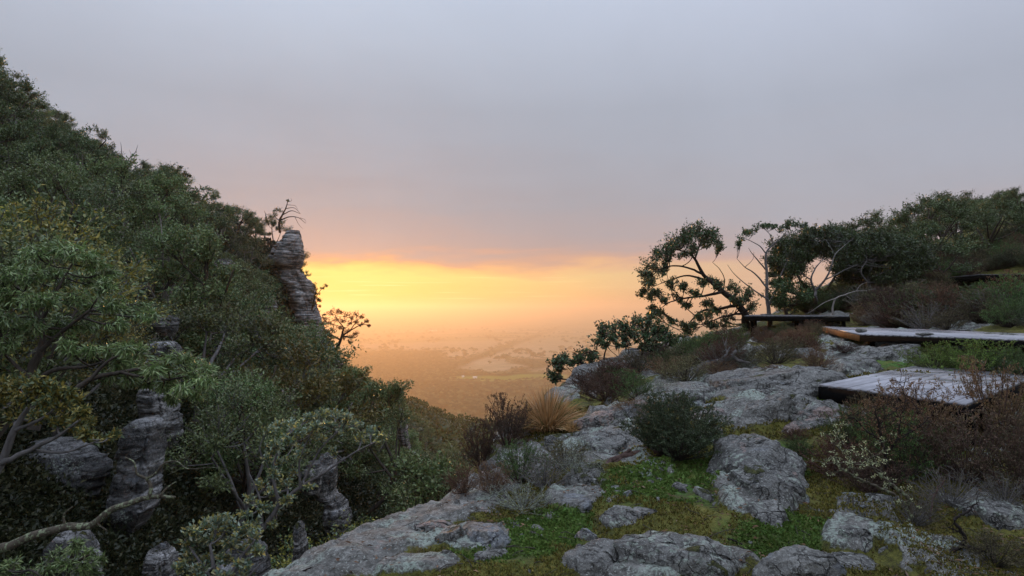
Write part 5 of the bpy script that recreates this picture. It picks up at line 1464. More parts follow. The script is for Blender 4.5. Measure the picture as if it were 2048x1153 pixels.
SHR = [
 ('maroon', 'dark maroon shrub standing on the rim behind the straw tussock', 1012, 890, 110, 95),
 ('maroon', 'maroon shrub hanging over the drop below the dark maroon one', 962, 935, 100, 85),
 ('rust', 'low rusty shrub at the very edge of the ledge below the maroon shrubs', 925, 985, 80, 50),
 ('green', 'green topped twisted shrub in front of the straw tussock', 1040, 965, 120, 80),
 ('olive', 'olive brown shrub beside the green topped twisted one', 1130, 940, 110, 55),
 ('rust', 'small rusty shrub between the green topped shrub and the rim', 985, 985, 80, 60),
 ('wiry', 'wiry thin leaved shrub below the olive brown one', 1090, 975, 120, 70),
 ('dead', 'heap of dead grey lichened twigs on the rim', 1045, 1020, 170, 50),
 ('dead', 'smaller spray of dead twigs behind the blue grey slab patch', 1160, 955, 120, 50),
 ('maroon', 'purplish heath patch under the low sprawling tree', 1210, 800, 120, 50),
 ('green', 'dark green cushion shrub right below the low sprawling tree', 1275, 800, 110, 45),
 ('dead', 'grey dead tangle at the foot of the low sprawling tree', 1330, 792, 80, 40),
 ('rust', 'pale rusty heath beside the wide pale slab', 1260, 822, 80, 22),
 ('olive', 'olive shrub above the wide pale slab', 1370, 765, 110, 50),
 ('olive', 'brownish shrub next to the grey driftwood log', 1350, 740, 90, 45),
 ('green', 'green shrub below the leaning windswept tree', 1420, 715, 90, 42),
 ('green', 'fresh green upright shrub in front of the far black platform', 1475, 700, 60, 50),
 ('wiry', 'grey wiry shrub behind the driftwood log', 1440, 728, 60, 45),
 ('dead', 'dead grey shrub at the upper end of the driftwood log', 1488, 738, 60, 45),
 ('rust', 'rusty shrub lying in front of the driftwood log', 1440, 750, 80, 26),
 ('olive', 'rounded olive shrub with rusty tips left of the upright boulder', 1552, 728, 100, 48),
 ('rust', 'pale rusty shrub behind the upright boulder', 1610, 708, 70, 36),
 ('rust', 'round rusty shrub in front of the green lichened boulder', 1634, 742, 80, 46),
 ('rust', 'low spreading rusty heath by the domed slab', 1545, 752, 70, 22),
 ('bright', 'fresh green shrub under the brown end of the long platform', 1622, 694, 44, 26),
 ('rust', 'reddish shrub below the far black platform', 1580, 695, 60, 24),
 ('maroon', 'dark shrub in the shadow under the long platform', 1690, 706, 60, 20),
 ('bright', 'broad light green shrub in front of the long platform', 1870, 740, 130, 55),
 ('bright', 'broad light green shrub reaching the picture edge in front of the long platform', 1960, 745, 150, 62),
 ('green', 'darker green shrub at the picture edge behind the nearest platform', 2040, 755, 110, 60),
 ('olive', 'thin olive sprig rising before the left corner of the nearest platform', 1745, 860, 120, 70),
 ('green', 'wispy green shrub touching the near platform corner', 1700, 900, 120, 85),
 ('rust', 'tall rusty shrub in front of the nearest platform', 1830, 900, 190, 130),
 ('rust', 'large rusty shrub over the right end of the nearest platform', 1990, 890, 220, 165),
 ('maroon', 'dark brown shrub under the large rusty one', 1930, 960, 240, 130),
 ('maroon', 'dark shrub filling the picture edge below the large rusty one', 2060, 1000, 200, 150),
 ('green', 'dark green shrub behind the bare crooked shrub', 1800, 960, 200, 130),
 ('rust', 'rusty twiggy shrub beside the green wisps above the lichened boulder', 1690, 955, 150, 75),
 ('maroon', 'brown thicket low behind the bare crooked shrub', 1740, 985, 170, 80),
 ('wiry', 'wiry grey shrub among the rocks in the shade of the thicket', 1900, 1010, 150, 70),
 ('wiry', 'thin wiry shrub at the picture edge behind the ribbed slab', 2010, 1010, 110, 60),
 ('green', 'small green sprig in the moss above the slab ridge', 1600, 915, 70, 40),
 ('rust', 'rusty herb clump on the moss terrace', 1590, 880, 60, 24),
 ('olive', 'dark low shrub hugging the bottom right corner', 1990, 1130, 150, 60),
 ('wiry', 'spiky twig clump beside the forked black stem', 1830, 1050, 110, 60),
 ('wiry', 'tall thin stem clump beside the dark rounded shrub', 1285, 850, 60, 60),
 ('green', 'rounded green shrub between the far rocks and the highest platform', 1905, 618, 120, 42),
 ('rust', 'red brown shrub beside the rounded green one', 1965, 612, 70, 36),
 ('green', 'dark green shrub at the picture edge below the highest platform', 2020, 655, 120, 55),
 ('wiry', 'grey leafless looking shrub under the big domed trees', 1850, 580, 90, 45),
 ('wiry', 'grey brown thicket behind the long platform', 1770, 652, 110, 40),
 ('olive', 'olive shrub with yellow patches behind the long platform', 1840, 655, 110, 50),
 ('rust', 'rusty shrub at the end of the far black platform', 1735, 648, 60, 26),
 ('olive', 'low olive shrub behind the long platform towards the pale rock', 1895, 660, 90, 36),
 ('green', 'green cushion under the pale crooked dead tree', 1650, 625, 90, 36),
 ('olive', 'olive cushion right of the pale crooked dead tree', 1725, 612, 90, 40),
 ('wiry', 'grey thicket under the big domed tree', 1780, 600, 90, 40),
]
for k_, lb, px, py, w_, h_ in SHR:
    shrub(k_, lb, px, py, w_, h_)
# heath that nothing tells apart, clothing the hill behind the platforms and the rough ground
hn = 0
for tries in range(900):
    if hn >= 240: break
    px = rp.uniform(1560, 2075); py = rp.uniform(470, 690)
    if py < np.interp(px, [1560, 1700, 1850, 2048], [620, 585, 520, 470]): continue
    p = hit(px, py)
    if p is None or edge_d(p[0], p[1]) < .5: continue
    q = p[:2]
    inside = False
    for t_, LF, u, fd, L, sp_ in (P1, P2, P3, P4):
        rel = np.array([q[0], q[1], 0])-LF; Mx = np.array([[u[0], fd[0]], [u[1], fd[1]]]); ab = np.linalg.solve(Mx, rel[:2])
        if -.6 < ab[0] < L+.3 and -.3 < ab[1] < sp_+.3: inside = True
    if inside: continue
    if 1460 < px < 1730 and 625 < py < 700: continue
    if 1930 < px and 560 < py < 612: continue
    if 1880 < px and 590 < py < 670 and rp.uniform() < .6: continue
    k_ = ['green', 'olive', 'wiry', 'green', 'rust', 'olive', 'deep', 'maroon'][rp.integers(0, 8)]
    wd_ = {'green': 'green', 'olive': 'olive', 'wiry': 'grey wiry', 'rust': 'rusty', 'deep': 'dark', 'maroon': 'brown'}[k_]
    w_ = rp.uniform(.8, 1.7)*F_PX/p[1]; 
    shrub(k_, f'{wd_} heath shrub among many on the hill behind the platforms', px, py, w_, w_*rp.uniform(.45, .7), group=f'{wd_} heath on the hill')
    hn += 1
print('heath', hn)
for i in range(46):
    px = rp.uniform(1180, 1640); py = rp.uniform(np.interp(px, [1180, 1350, 1640], [770, 700, 660]), np.interp(px, [1180, 1350, 1500, 1640], [800, 750, 738, 700]))
    p = hit(px, py); k_ = ['rust', 'olive', 'green', 'wiry', 'maroon'][rp.integers(0, 5)]
    wd_ = {'green': 'green', 'olive': 'olive', 'wiry': 'grey wiry', 'rust': 'rusty', 'maroon': 'brown'}[k_]
    w_ = rp.uniform(.5, 1.0)*F_PX/p[1]
    shrub(k_, f'low {wd_} heath tuft among others between the low tree and the far platform', px, py, w_, w_*rp.uniform(.35, .6), group=f'low {wd_} heath tufts')

# dark rounded shrub with the twisted trunk
p0 = hit(1225, 950)
def pw(px, py, Y): return at(px, py, Y)
Yc = hit(1350, 925)[1]
wd, fo = shrub_proto(55, .62, .62, stems=170, per=210, leaf=(.022, .010), stem_r=.003)
base = np.array([*at(1352, 900, Yc)[:2], 0]); base[2] = LZ(base[0], base[1])
t_ = thing('dark_shrub', 'dense dark green rounded shrub on a long twisted trunk beside the big slab', 'shrub', base)
f_ = fo.mesh('foliage', M['heath_deep']); s_ = wd.mesh('stems', M['bark'], True)
for nm_, me_ in (('stems', s_), ('foliage', f_)):
    o = obj(nm_, me_, t_, (0, 0, .02)); 
    if nm_ == 'foliage': o['kind'] = 'stuff'
    o.scale = (.80, .72, .98)
acc = Acc(); rel = lambda px, py, dy=0: at(px, py, Yc+dy)-base
for L_ in ([(1216,960,.035,-.2),(1212,938,.034,-.1),(1222,922,.03,0),(1250,912,.028,0),(1290,908,.026,0),(1340,900,.02,0)], [(1228,956,.022,-.2),(1226,935,.02,-.05),(1240,915,.018,0),(1262,900,.014,0)], [(1212,938,.016,-.1),(1196,930,.01,-.1),(1186,940,.006,-.1)], [(1250,912,.02,0),(1300,895,.015,.1),(1330,870,.01,.1)], [(1290,908,.02,0),(1340,912,.016,0),(1400,905,.01,.1)]):
    P = np.array([rel(a_, b_, d_) for a_, b_, r_, d_ in L_]); n_ = len(P)*4; u = np.linspace(0, len(P)-1, n_); i = np.clip(u.astype(int), 0, len(P)-2); f__ = (u-i)[:, None]
    tube(acc, P[i]*(1-f__)+P[i+1]*f__+rp.normal(0, .006, (n_, 3)), np.interp(u, range(len(P)), [q[2] for q in L_]), 7)
obj('trunk', acc.mesh('trunk', M['bark_red'], True), t_)

# straw tussock
def tussock(label, px, py, w, h, n, seed, cat='grass clump'):
    r_ = np.random.default_rng(seed); p = hit(px, py); W = w/F_PX*p[1]/2; H = h/F_PX*p[1]
    acc = Acc(); a = r_.uniform(0, 6.28, n); q = np.sqrt(r_.uniform(0, 1, n))
    V = []; F = []
    for k in range(n):
        d = np.array([math.cos(a[k]), math.sin(a[k]), 0]); s = d*q[k]*W*.22
        e = d*W*q[k]*r_.uniform(.75, 1.15)+[0, 0, H*(1.05-.75*q[k]**1.6)*r_.uniform(.6, 1.1)]
        m = s*.4+e*.45+[0, 0, H*.22]
        B = bez(s, m, e, 5); sd = np.cross(unit(e-s), r_.normal(size=3)); sd = unit(sd)*.0055
        wv = np.array([1, 1, .8, .5, .1])[:, None]
        b0 = acc.n
        acc.add(np.vstack([B+sd*wv, B-sd*wv]), None, [[i, i+1, i+6, i+5] for i in range(4)])
    o = obj('grass_tussock', acc.mesh('grass_tussock', M['straw']), None, (p[0], p[1], p[2]-.02))
    return tag(o, label, cat)
tussock('large straw coloured grass tussock leaning over the rim of the ledge', 1095, 866, 200, 92, 1700, 3)
tussock('small straw tuft at the right foot of the large tussock', 1145, 862, 60, 26, 220, 4)

# bare, crooked, lichen hung shrub in front (several stems), and other bare wood
def crooked(name, label, cat, Y, stems, bark, seed, ntw=60, twig_len=.12, tw_r=.0022, leafm=None, leaf=(.02,.008,0), tufts_n=0):
    r_ = np.random.default_rng(seed); o = at(stems[0][0][0], stems[0][0][1], Y); o = np.array([o[0], o[1], LZ(o[0], o[1])-.02])
    acc = Acc(); allp = []
    for s in stems:
        P = np.array([at(q[0], q[1], Y+(q[3] if len(q) > 3 else 0))-o for q in s]); rr = np.array([q[2] for q in s])
        n_ = len(P)*5; u = np.linspace(0, len(P)-1, n_); i = np.clip(u.astype(int), 0, len(P)-2); f__ = (u-i)[:, None]
        Q = np.vstack([2*P[0]-P[1], P, 2*P[-1]-P[-2]]); A, B, C, D = Q[i], Q[i+1], Q[i+2], Q[i+3]
        S = .5*((2*B)+(-A+C)*f__+(2*A-5*B+4*C-D)*f__**2+(-A+3*B-3*C+D)*f__**3)
        S += r_.normal(0, .004, S.shape)
        tube(acc, S, np.interp(u, range(len(P)), rr), 7); allp.append(S[3:])
    AP = np.vstack(allp); fol = Acc(); LP, LD = [], []
    for k in range(ntw):
        b = AP[r_.integers(0, len(AP))]; d = unit(r_.normal(size=3)+[0, 0, .5]); L = twig_len*r_.uniform(.4, 1.3)
        m = b+d*L*.5+r_.normal(0, .02, 3); e = m+unit(d+r_.normal(0, .5, 3))*L*.6
        tube(acc, bez(b, m, e, 5), np.array([1.6, 1.3, 1, .8, .5])*tw_r, 3, False)
        for _ in range(2):
            e2 = m+unit(d+r_.normal(0, .8, 3))*L*.5; tube(acc, np.stack([m, (m+e2)/2+r_.normal(0, .006, 3), e2]), np.array([1, .8, .4])*tw_r, 3, False)
        if leafm: 
            n_ = 10; u = r_.uniform(.3, 1, n_)[:, None]; LP.append(m*(1-u)+e*u+r_.normal(0, .006, (n_, 3))); LD.append(r_.normal(size=(n_, 3)))
    t_ = thing(name, label, cat, o)
    obj('branches', acc.mesh('branches', M[bark], True), t_)
    if tufts_n:
        b = AP[r_.integers(0, len(AP), tufts_n)]; P = np.repeat(b, 9, 0)+r_.normal(0, .009, (tufts_n*9, 3)); LP.append(P); LD.append(r_.normal(size=P.shape))
    if LP:
        P = np.vstack(LP); leaves(fol, P, np.vstack(LD), leaf[0]*r_.uniform(.6, 1.3, len(P)), leaf[1], r_)
        f_ = obj('lichen' if tufts_n else 'foliage', fol.mesh('lichen', M[leafm]), t_); f_['kind'] = 'stuff'
    return t_
M['lichen_tuft'] = leaf_mat('lichen_tuft', [(.30,.36,.20),(.42,.48,.26),(.50,.52,.30),(.28,.33,.24)], rough=.9, spec=.1, trans=.1)
Yk = hit(1800, 1045)[1]
crooked('crooked_shrub', 'bare crooked shrub hung with pale green lichen in front of the rusty thicket', 'shrub', Yk,
  [[(1815,1050,.016),(1822,1020,.015),(1815,995,.014),(1790,975,.012),(1765,955,.010),(1745,935,.008),(1742,910,.006),(1722,893,.005)],[(1765,955,.008),(1757,940,.007),(1720,930,.006),(1680,925,.004),(1655,927,.003)],[(1745,935,.006),(1735,920,.005),(1762,905,.004),(1768,880,.003)],
   [(1790,990,.012,.2),(1755,975,.011,.15),(1720,960,.010,.1),(1695,945,.008,.1),(1680,935,.006,.1),(1668,915,.005,.1),(1650,922,.003,.1)],[(1695,945,.006,.1),(1702,925,.005,.1),(1690,905,.004,.1),(1668,890,.003,.1),(1660,870,.002,.1)],[(1680,900,.004,.1),(1678,880,.003,.1),(1665,865,.002,.1)]],
  'bark_lichen', 61, 70, .10, .002, 'lichen_tuft', (.012, .009, 0), 30)
crooked('twiggy_shrub', 'dark upright twiggy shrub rising from the thicket before the nearest platform', 'shrub', Yk+.7,
  [[(1790,990,.018),(1778,950,.016),(1770,910,.014),(1762,880,.012),(1758,850,.009),(1750,820,.005)],[(1770,910,.010),(1795,880,.008),(1800,845,.006),(1810,800,.004),(1800,765,.002)],[(1762,880,.008),(1730,860,.006),(1712,840,.004),(1695,830,.002)],[(1795,880,.006),(1830,860,.005),(1860,835,.003),(1870,810,.002)],[(1758,850,.005),(1785,825,.004),(1830,800,.002)]],
  'bark_black', 62, 150, .16, .002, 'heath_rust', (.018, .008, 0))
Yk2 = hit(1930, 1100)[1]
crooked('forked_stem', 'black forked stem with a snapped pale tip low among the moss', 'dead branch', Yk2,
  [[(1905,1105,.012),(1925,1090,.013),(1928,1070,.012),(1908,1045,.010),(1925,1030,.008),(1945,1015,.006),(1958,1002,.004)],[(1925,1092,.012),(1960,1100,.011),(1990,1115,.009),(2020,1130,.008),(2060,1135,.006)],[(1928,1072,.006),(1912,1060,.005),(1896,1056,.003)]],
  'bark_black', 63, 14, .08, .002)
crooked('snapped_branch', 'snapped reddish branch sticking up out of the dark thicket', 'dead branch', hit(1862, 1040)[1],
  [[(1860,1040,.008),(1864,1010,.007),(1872,985,.006),(1887,963,.005)],[(1860,1035,.004),(1845,1020,.003),(1832,1012,.002)],[(1862,1040,.004),(1890,1060,.003)]], 'bark_red', 64, 14, .06, .0015)
crooked('driftwood_log', 'weathered grey log lying between the far shrubs', 'log', hit(1420, 745)[1],
  [[(1390,745,.06),(1408,732,.065),(1425,727,.06),(1445,722,.055),(1462,712,.045),(1472,703,.03)],[(1462,712,.04),(1480,722,.03),(1500,726,.015)],[(1445,722,.03),(1455,704,.02),(1460,695,.01)]], 'bark_grey', 65, 10, .3, .006)
crooked('fallen_stick', 'thin black stick lying on the bright green moss', 'stick', hit(1495, 1090)[1], [[(1455,1076,.006),(1480,1088,.006),(1505,1098,.005),(1528,1105,.004)]], 'bark_black', 66, 2, .03, .001)
crooked('fallen_stick', 'thin dark twig lying on the lowest slab of the rim', 'stick', hit(610, 1142)[1], [[(585,1148,.005),(605,1143,.006),(622,1134,.004)]], 'bark_black', 67, 2, .03, .001)
crooked('dead_twigs', 'pale twisted twigs lying across the rocks behind the wiry shrub', 'dead branch', hit(1135, 915)[1],
  [[(1120,915,.008),(1140,905,.007),(1165,910,.005),(1180,918,.003)],[(1140,905,.005),(1150,890,.004),(1165,882,.002)],[(1165,910,.004),(1190,900,.003),(1205,905,.002)]], 'twig_lichen', 68, 40, .14, .002)

# ------------------------------------------------------------------ trees of the ledge
def ledge_base(px, py, Y):
    p = at(px, py, Y); p[2] = LZ(p[0], p[1])-.05
    return p
LR = (.095, .045, .15)
def ledge_tree(kind, label, Y, base, limbs, clumps, bark, leafm, leaf, seed, depth, **kw):
    o = ledge_base(base[0], base[1], Y)
    bpx, bpy_ = px_of(o[0], o[1], o[2]); limbs[0] = [(float(bpx), float(bpy_), limbs[0][0][2]*1.25, 0)]+limbs[0]
    r9 = np.random.default_rng(seed+500)
    limbs = [[(q[0], q[1], q[2]*.72, *q[3:]) for q in l] for l in limbs]
    if len(clumps) > 6: clumps = [(c[0], c[1], c[2]*1.4, *c[3:]) for c in clumps]+[(c[0]+r9.uniform(-1, 1)*c[2]*1.1, c[1]+r9.uniform(-.6, .9)*c[2]*1.1, c[2]*1.0, *c[3:]) for c in clumps]
    return px_plant(kind, label, 'tree', Y, base, limbs, clumps, bark, leafm, leaf, seed, depth, root=o, rmin=.1, flat=.8, up=.12, **kw)
ledge_tree('leaning_tree', 'tall tree leaning left with an arched crown against the pink sky', 27, (1493,640),
  [[(1489,628,.20,0),(1469,603,.17,0),(1446,585,.14,0),(1423,565,.12,0),(1406,549,.10,0),(1390,519,.07,0),(1377,506,.045,0)],
   [(1423,565,.08,0),(1397,556,.06,.2),(1370,552,.045,.4),(1335,562,.03,.6),(1305,575,.012,.8)],[(1406,549,.07,0),(1376,536,.05,-.3),(1345,532,.04,-.5),(1318,540,.02,-.8)],[(1390,519,.05,0),(1400,490,.035,.1),(1412,475,.02,.2)],[(1377,506,.04,0),(1352,500,.03,0),(1330,505,.015,0)],
   [(1446,585,.09,0),(1410,592,.065,-.4),(1375,596,.05,-.7),(1340,605,.03,-.9),(1318,620,.012,-1)],[(1475,610,.10,0),(1440,618,.07,.3),(1405,622,.055,.5),(1380,645,.035,.6),(1362,672,.015,.6)],[(1489,628,.08,0),(1462,630,.05,-.5),(1430,640,.03,-.7),(1400,655,.015,-.8)],
   [(1446,585,.035,0),(1449,560,.025,0),(1440,540,.02,0),(1425,525,.01,0)]],
  [(1410,463,17),(1425,470,14),(1392,460,16),(1370,463,16),(1352,474,16),(1337,486,17),(1436,485,12),(1443,492,7),(1400,478,15),(1378,480,15),(1390,492,14),(1360,490,14),(1320,500,16),(1307,515,16),(1340,508,14),(1362,508,12),(1295,532,15),(1284,548,13),(1312,534,13),(1330,528,12),(1290,562,12),(1302,552,12),
   (1288,580,10),(1317,585,12),(1300,596,10),(1344,568,11),(1365,575,10),(1385,582,11),(1403,567,12),(1420,560,12),(1440,568,11),(1330,600,10),(1305,615,11),(1318,626,8),(1352,595,9),(1372,612,9),(1300,630,7),(1410,605,10),(1396,634,10),(1415,628,10),(1435,622,10),(1377,664,9),(1390,652,9),(1365,650,7),(1459,634,11),(1476,578,13),(1500,588,14),(1485,600,13),(1465,592,10),(1505,610,14),(1440,650,10),(1420,645,9),(1345,640,6),(1356,680,7)],
  'bark_black', 'leaf_red', LR, 71, 1.3, twigs=14, per=13, limb_sides=9)
ledge_tree('low_tree', 'low sprawling many-stemmed tree reaching left over the drop', 15.5, (1262,785),
  [[(1256,778,.07,0),(1232,775,.06,0),(1215,760,.055,0),(1212,735,.045,0),(1208,715,.03,0),(1215,690,.015,0)],[(1232,775,.05,0),(1200,768,.035,-.2),(1165,763,.025,-.3),(1125,758,.012,-.4)],[(1256,778,.06,0),(1268,760,.05,.1),(1272,742,.045,.1),(1282,715,.035,.2),(1290,690,.02,.2)],[(1272,742,.035,.1),(1300,728,.025,.3),(1325,700,.015,.4)],[(1215,760,.03,0),(1240,740,.02,.3),(1238,715,.012,.3)],[(1200,768,.02,-.2),(1180,740,.013,-.2),(1168,720,.008,-.2)],[(1165,763,.014,-.3),(1145,745,.010,-.3),(1130,730,.006,-.3)],[(1165,763,.012,-.3),(1135,765,.009,-.5),(1110,762,.006,-.5)],[(1212,735,.02,0),(1195,715,.012,0),(1188,700,.008,0)],[(1272,742,.025,.1),(1260,715,.018,0),(1255,690,.01,0)]],
  [(1110,727,11),(1103,745,11),(1120,720,11),(1133,717,11),(1108,756,8),(1156,714,11),(1168,704,11),(1145,724,7),(1189,707,10),(1180,716,7),(1205,664,13),(1195,682,12),(1215,655,13),(1232,650,14),(1251,649,14),(1268,648,14),(1285,645,14),(1302,648,14),(1320,652,13),(1335,658,12),(1344,672,10),(1222,670,12),(1240,668,13),(1258,668,13),(1276,666,13),(1294,668,13),(1312,670,13),(1330,674,10),(1208,690,8),(1250,690,8),(1300,688,11),(1315,695,10),(1285,695,7),(1350,680,7),(1118,738,7)],
  'bark_black', 'leaf_red', (.08, .04, .1), 72, .8, twigs=11, per=8, limb_sides=8)
ledge_tree('bare_branched_tree', 'nearly bare tree with leaf tufts only at the tips of its high pale twigs', 28, (1540,630),
  [[(1538,625,.12,0),(1534,590,.10,0),(1533,542,.08,0),(1532,508,.06,0),(1546,490,.045,0),(1566,473,.03,0),(1580,452,.012,0)],[(1532,508,.04,0),(1520,493,.03,0),(1500,482,.02,0),(1484,476,.01,0)],[(1546,490,.03,0),(1540,470,.02,0),(1528,458,.01,0)],[(1533,542,.05,.1),(1515,520,.035,.2),(1503,506,.02,.2),(1497,496,.01,.2)],[(1538,580,.06,-.2),(1510,548,.04,-.3),(1490,535,.025,-.3),(1474,518,.012,-.3)],[(1536,600,.05,-.3),(1500,575,.035,-.5),(1470,550,.02,-.5),(1455,530,.01,-.5)],[(1566,473,.02,0),(1590,462,.012,0),(1605,455,.008,0)],[(1538,610,.08,.2),(1552,580,.06,.3),(1562,550,.04,.3),(1575,520,.02,.3)],[(1490,535,.02,-.3),(1505,520,.012,-.3),(1508,505,.008,-.3)]],
  [(1482,478,7),(1490,466,7),(1500,465,6),(1517,453,8),(1528,452,7),(1540,450,7),(1552,453,6),(1562,455,7),(1572,450,7),(1582,446,8),(1594,448,8),(1604,453,8),(1612,458,7),(1480,488,5)],
  'bark_grey', 'leaf_glossy', LR, 73, .6, twigs=8, per=8)
def dome(cx, cy, rx, ry, n, rpx, seed, cut=.35):
    r_ = np.random.default_rng(seed); out = []
    for k in range(n):
        a = r_.uniform(0, math.pi*2); q = math.sqrt(r_.uniform(.12, 1))
        x = cx+rx*q*math.cos(a); y = cy-ry*q*math.sin(a)
        if y > cy+ry*cut: continue
        out.append((x, y, rpx*r_.uniform(.75, 1.2), r_.uniform(-1, 1)*2.2*math.sqrt(max(0.05, 1-q*q))))
    return out
ledge_tree('domed_tree', 'broad dark domed tree with pale forked stems behind the far platform', 30, (1632,620),
  [[(1632,600,.10,-2.2),(1630,582,.08,-2.2),(1622,560,.055,-2.4),(1632,535,.04,-2.4),(1648,518,.02,-2.2)],[(1630,582,.07,-2.2),(1650,560,.055,-2.5),(1662,535,.045,-2.6),(1670,510,.03,-2.6),(1685,495,.02,-2.4),(1700,482,.01,-2)],[(1650,560,.04,-2.5),(1672,550,.03,-2.6),(1690,540,.02,-2.6),(1715,530,.01,-2.6)],[(1670,510,.02,-2.6),(1658,490,.015,-2.5),(1652,480,.008,-2.2)],[(1622,560,.04,-1.2),(1600,545,.03,-1.4),(1585,530,.012,-1.4)],[(1640,600,.10,0),(1600,560,.08,.5),(1580,520,.04,.5)],[(1640,600,.10,0),(1680,540,.07,.5),(1720,500,.04,.5)]],
  dome(1640, 528, 104, 64, 120, 17, 5, .25)+[(1560,500,13),(1548,520,12),(1545,540,12),(1550,560,11),(1575,478,13),(1600,468,13),(1625,464,13),(1650,464,13),(1680,466,13),(1705,472,13)], 'bark_grey', 'leaf_glossy', LR, 74, 2.0, twigs=12, per=20)
ledge_tree('domed_tree', 'bright topped domed tree joined to the right of the broad dark one', 29, (1745,600),
  [[(1745,590,.12,0),(1735,560,.10,0),(1745,530,.07,0),(1760,500,.03,0)],[(1735,560,.07,0),(1780,540,.05,0),(1815,530,.02,0)],[(1740,570,.05,-.8),(1722,545,.04,-.9),(1735,520,.02,-.9)]],
  dome(1760, 528, 92, 56, 110, 17, 6, .5)+[(1735,474,13),(1760,472,13),(1790,484,13),(1815,500,13),(1835,515,12),(1846,530,10)], 'bark_grey', 'leaf_glossy', LR, 75, 2.0, twigs=12, per=20)
ledge_tree('understory_tree', 'small dark tree filling the gap between the leaning and the domed tree', 28.5, (1575,622),
  [[(1570,612,.1,0),(1565,595,.08,0),(1575,580,.04,0)]], dome(1580, 590, 48, 36, 26, 13, 7, .6), 'bark', 'leaf_glossy', LR, 76, 1.2, twigs=10, per=16)
ledge_tree('dead_tree', 'pale crooked dead tree standing before the domed trees', 25, (1666,640),
  [[(1665,628,.05,0),(1666,612,.045,0),(1672,597,.04,0),(1690,590,.03,0),(1712,583,.025,0),(1730,582,.015,0),(1752,578,.008,0)],[(1712,583,.02,0),(1722,570,.012,0),(1735,565,.008,0)],[(1672,597,.025,0),(1650,605,.02,-.2),(1630,618,.012,-.3),(1615,628,.008,-.3)],[(1690,590,.015,0),(1705,600,.01,0),(1722,598,.005,0)]], [], 'bark_pale', 'leaf_dark', LR, 77, .4)

# bushy trees up the hill
HT = []
rh = np.random.default_rng(31)
SKY = ([1560,1640,1700,1740,1790,1830,1860,1900,1935,1975,2048], [520,505,480,462,452,428,422,412,398,390,396])
KIND = [(1, 'dark'), (4, 'dark'), (4, 'dark'), (1, 'dark'), (2, 'olive'), (7, 'green')]
hc = 0
for tries in range(3500):
    if hc >= 84: break
    Y = rh.uniform(30, 70); px = rh.uniform(1700, 2150)
    x = (px-1024)/F_PX*Y; 
    if edge_d(np.array([x]), np.array([Y]))[0] < 1.0: continue
    if any((x-a_)**2+(Y-b_)**2 < 2.6**2 for a_, b_ in HT): continue
    z = LZ(x, Y); pi, wd_ = KIND[rh.integers(0, 6)]
    s = rh.uniform(.55, .85)
    tx, ty = px_of(x, Y, z+6.0*s); sky = np.interp(tx, *SKY)
    if ty < sky: s *= max(.2, 1-(sky-ty)/F_PX*Y/(6*s))*rh.uniform(.75, 1.3)
    if px > 1900 and Y < 36: continue
    if s < .3: continue
    me_t, me_f, lm, h = protos[pi if pi in (1, 4, 2, 6, 0, 7) else 1]
    HT.append((x, Y)); hc += 1
    t_ = thing('hill_tree', f'bushy {WORDS[lm]} tree among many on the hilltop above the platforms', 'tree', (x, Y, z-.2), rh.uniform(0, 6.28), f'bushy {WORDS[lm]} trees on the hilltop')
    t_.scale = (s*1.15, s*1.15, s); obj('trunk', me_t, t_); f_ = obj('foliage', me_f, t_); f_['kind'] = 'stuff'
print('hilltop trees', hc)
px_plant('sprig_tree', 'thin tree with small leaf tufts poking above the hilltop outline', 'tree', 56, (1838,440), [[(1838,450,.09),(1836,430,.06),(1842,418,.03)],[(1836,432,.04),(1825,436,.02),(1815,440,.01)]], [(1842,416,5),(1834,424,5),(1826,432,5),(1816,436,5),(1846,424,4),(1855,430,5)], 'bark', 'leaf_red', LR, 81, .5, twigs=6, per=9)

# ------------------------------------------------------------------ single trees and sheds far out on the plain
rv = np.random.default_rng(12)
tmpl = []
for s in range(5):
    acc = Acc(); tube(acc, [(0, 0, -.2), (.05, 0, .35), (0, 0, .8)], [.07, .05, .03], 5, False)
    wd = acc.mesh('trunk', M['bark'])
    acc = Acc(); r_ = np.random.default_rng(s)
    for k in range(7):
        tv, tf = blob_template(7, 4, s*10+k); c = np.array([r_.uniform(-.42, .42), r_.uniform(-.42, .42), r_.uniform(.15, .6)])
        acc.add(tv*r_.uniform(.3, .45)+c, tf)
    tmpl.append((wd, acc.mesh('crown', M['crown_far'])))
cnt = 0
while cnt < 270:
    px = rv.uniform(690, 1290); py = 645+85*rv.uniform(0, 1)**1.1
    Y = PZ/ray(px, py)[2]; x = ray(px, py)[0]*Y
    wv = float(wood_mask(np.array([x]), np.array([Y]))[0])
    n_ = float(vnoise(x/460, Y/760, 0, 88))
    if wv > .5 or n_ < -.1: continue
    s = rv.uniform(18, 38)
    t_ = thing('paddock_tree', 'lone hazy gum tree among many dotted over the pale valley paddocks', 'tree', (x, Y, PZ), rv.uniform(0, 6.28), 'paddock trees on the valley floor')
    t_.scale = (s*.8, s*.8, s*.8)
    wd, cr = tmpl[rv.integers(0, 5)]; obj('trunk', wd, t_); obj('crown', cr, t_); cnt += 1
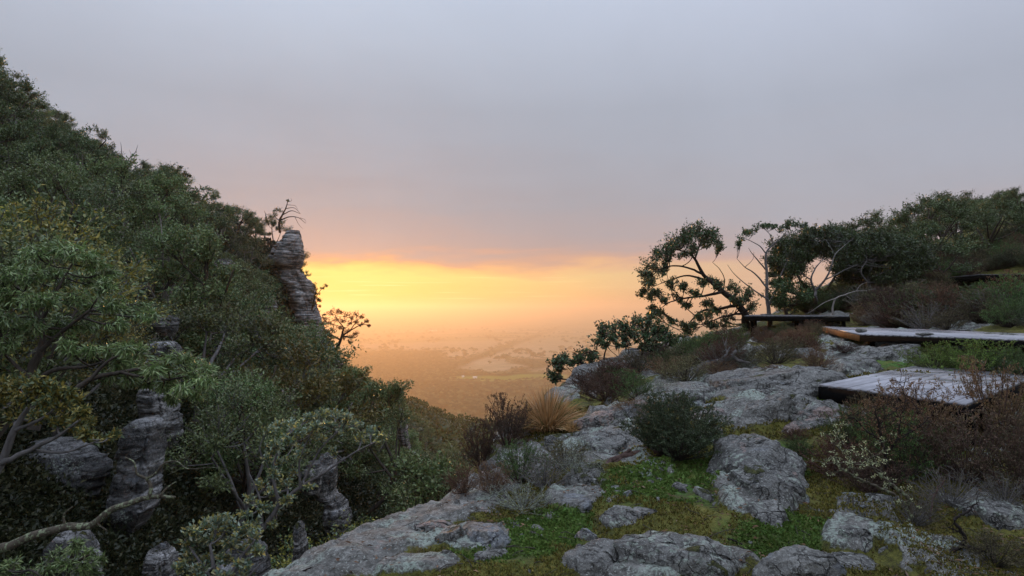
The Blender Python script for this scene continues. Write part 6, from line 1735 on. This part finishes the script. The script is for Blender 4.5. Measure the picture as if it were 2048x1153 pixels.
def shed(label, px, py, L, W, H, mat):
    Y = PZ/ray(px, py)[2]; x = ray(px, py)[0]*Y
    t_ = thing('farm_shed', label, 'shed', (x, Y, PZ), rv.uniform(-.5, .5))
    V = [(-L/2, -W/2, 0), (L/2, -W/2, 0), (L/2, W/2, 0), (-L/2, W/2, 0)]; V += [(a, b, H) for a, b, _ in V]
    obj('wall', mesh_np('wall', V, [np.array([(0, 1, 5, 4), (1, 2, 6, 5), (2, 3, 7, 6), (3, 0, 4, 7)])], M[mat]), t_)
    R_ = [(-L/2-.5, -W/2-.5, H), (L/2+.5, -W/2-.5, H), (L/2+.5, W/2+.5, H), (-L/2-.5, W/2+.5, H), (-L/2-.5, 0, H*1.5), (L/2+.5, 0, H*1.5)]
    obj('roof', mesh_np('roof', R_, [np.array([(0, 1, 5, 4), (2, 3, 4, 5)]), np.array([(3, 0, 4), (1, 2, 5)])], M['white_sheet']), t_)
def _ws():
    m, t, out = newmat('white_sheet'); principled(t, out, (.8, .78, .74), .3, .5); return m
M['white_sheet'] = _ws()
shed('long white farm shed glinting far out on the plain, nearest the horizon', 865, 664, 100, 36, 14, 'white_sheet')
shed('tiny white shed beside the dark tree belt', 1012, 690, 20, 12, 6, 'white_sheet')
shed('small farmhouse in the green clearing beside the valley forest', 950, 757, 14, 9, 4.5, 'white_sheet')
shed('pale shed at the edge of the green clearing', 926, 755, 8, 6, 4, 'white_sheet')

# ------------------------------------------------------------------ haze over the plain
bm_ = [(x, y, z) for x in (-26000, 26000) for y in (-3000, 27500) for z in (-256.0, 66.0)]
hz_faces = [[0,1,3,2],[4,6,7,5],[0,4,5,1],[2,3,7,6],[0,2,6,4],[1,5,7,3]]
hm, ht, ho = newmat('haze_air')
pv = ht.new('ShaderNodeVolumePrincipled')
pv.inputs['Density'].default_value = HAZE_D
pv.inputs['Anisotropy'].default_value = HAZE_G
pv.inputs['Color'].default_value = HAZE_C
ht.link(pv.outputs[0], ho.inputs['Volume'])
hz = obj('haze', mesh_np('haze', np.array(bm_), [np.array(hz_faces)], hm))
tag(hz, 'thin warm haze filling the air over the valley', 'haze', kind='stuff')
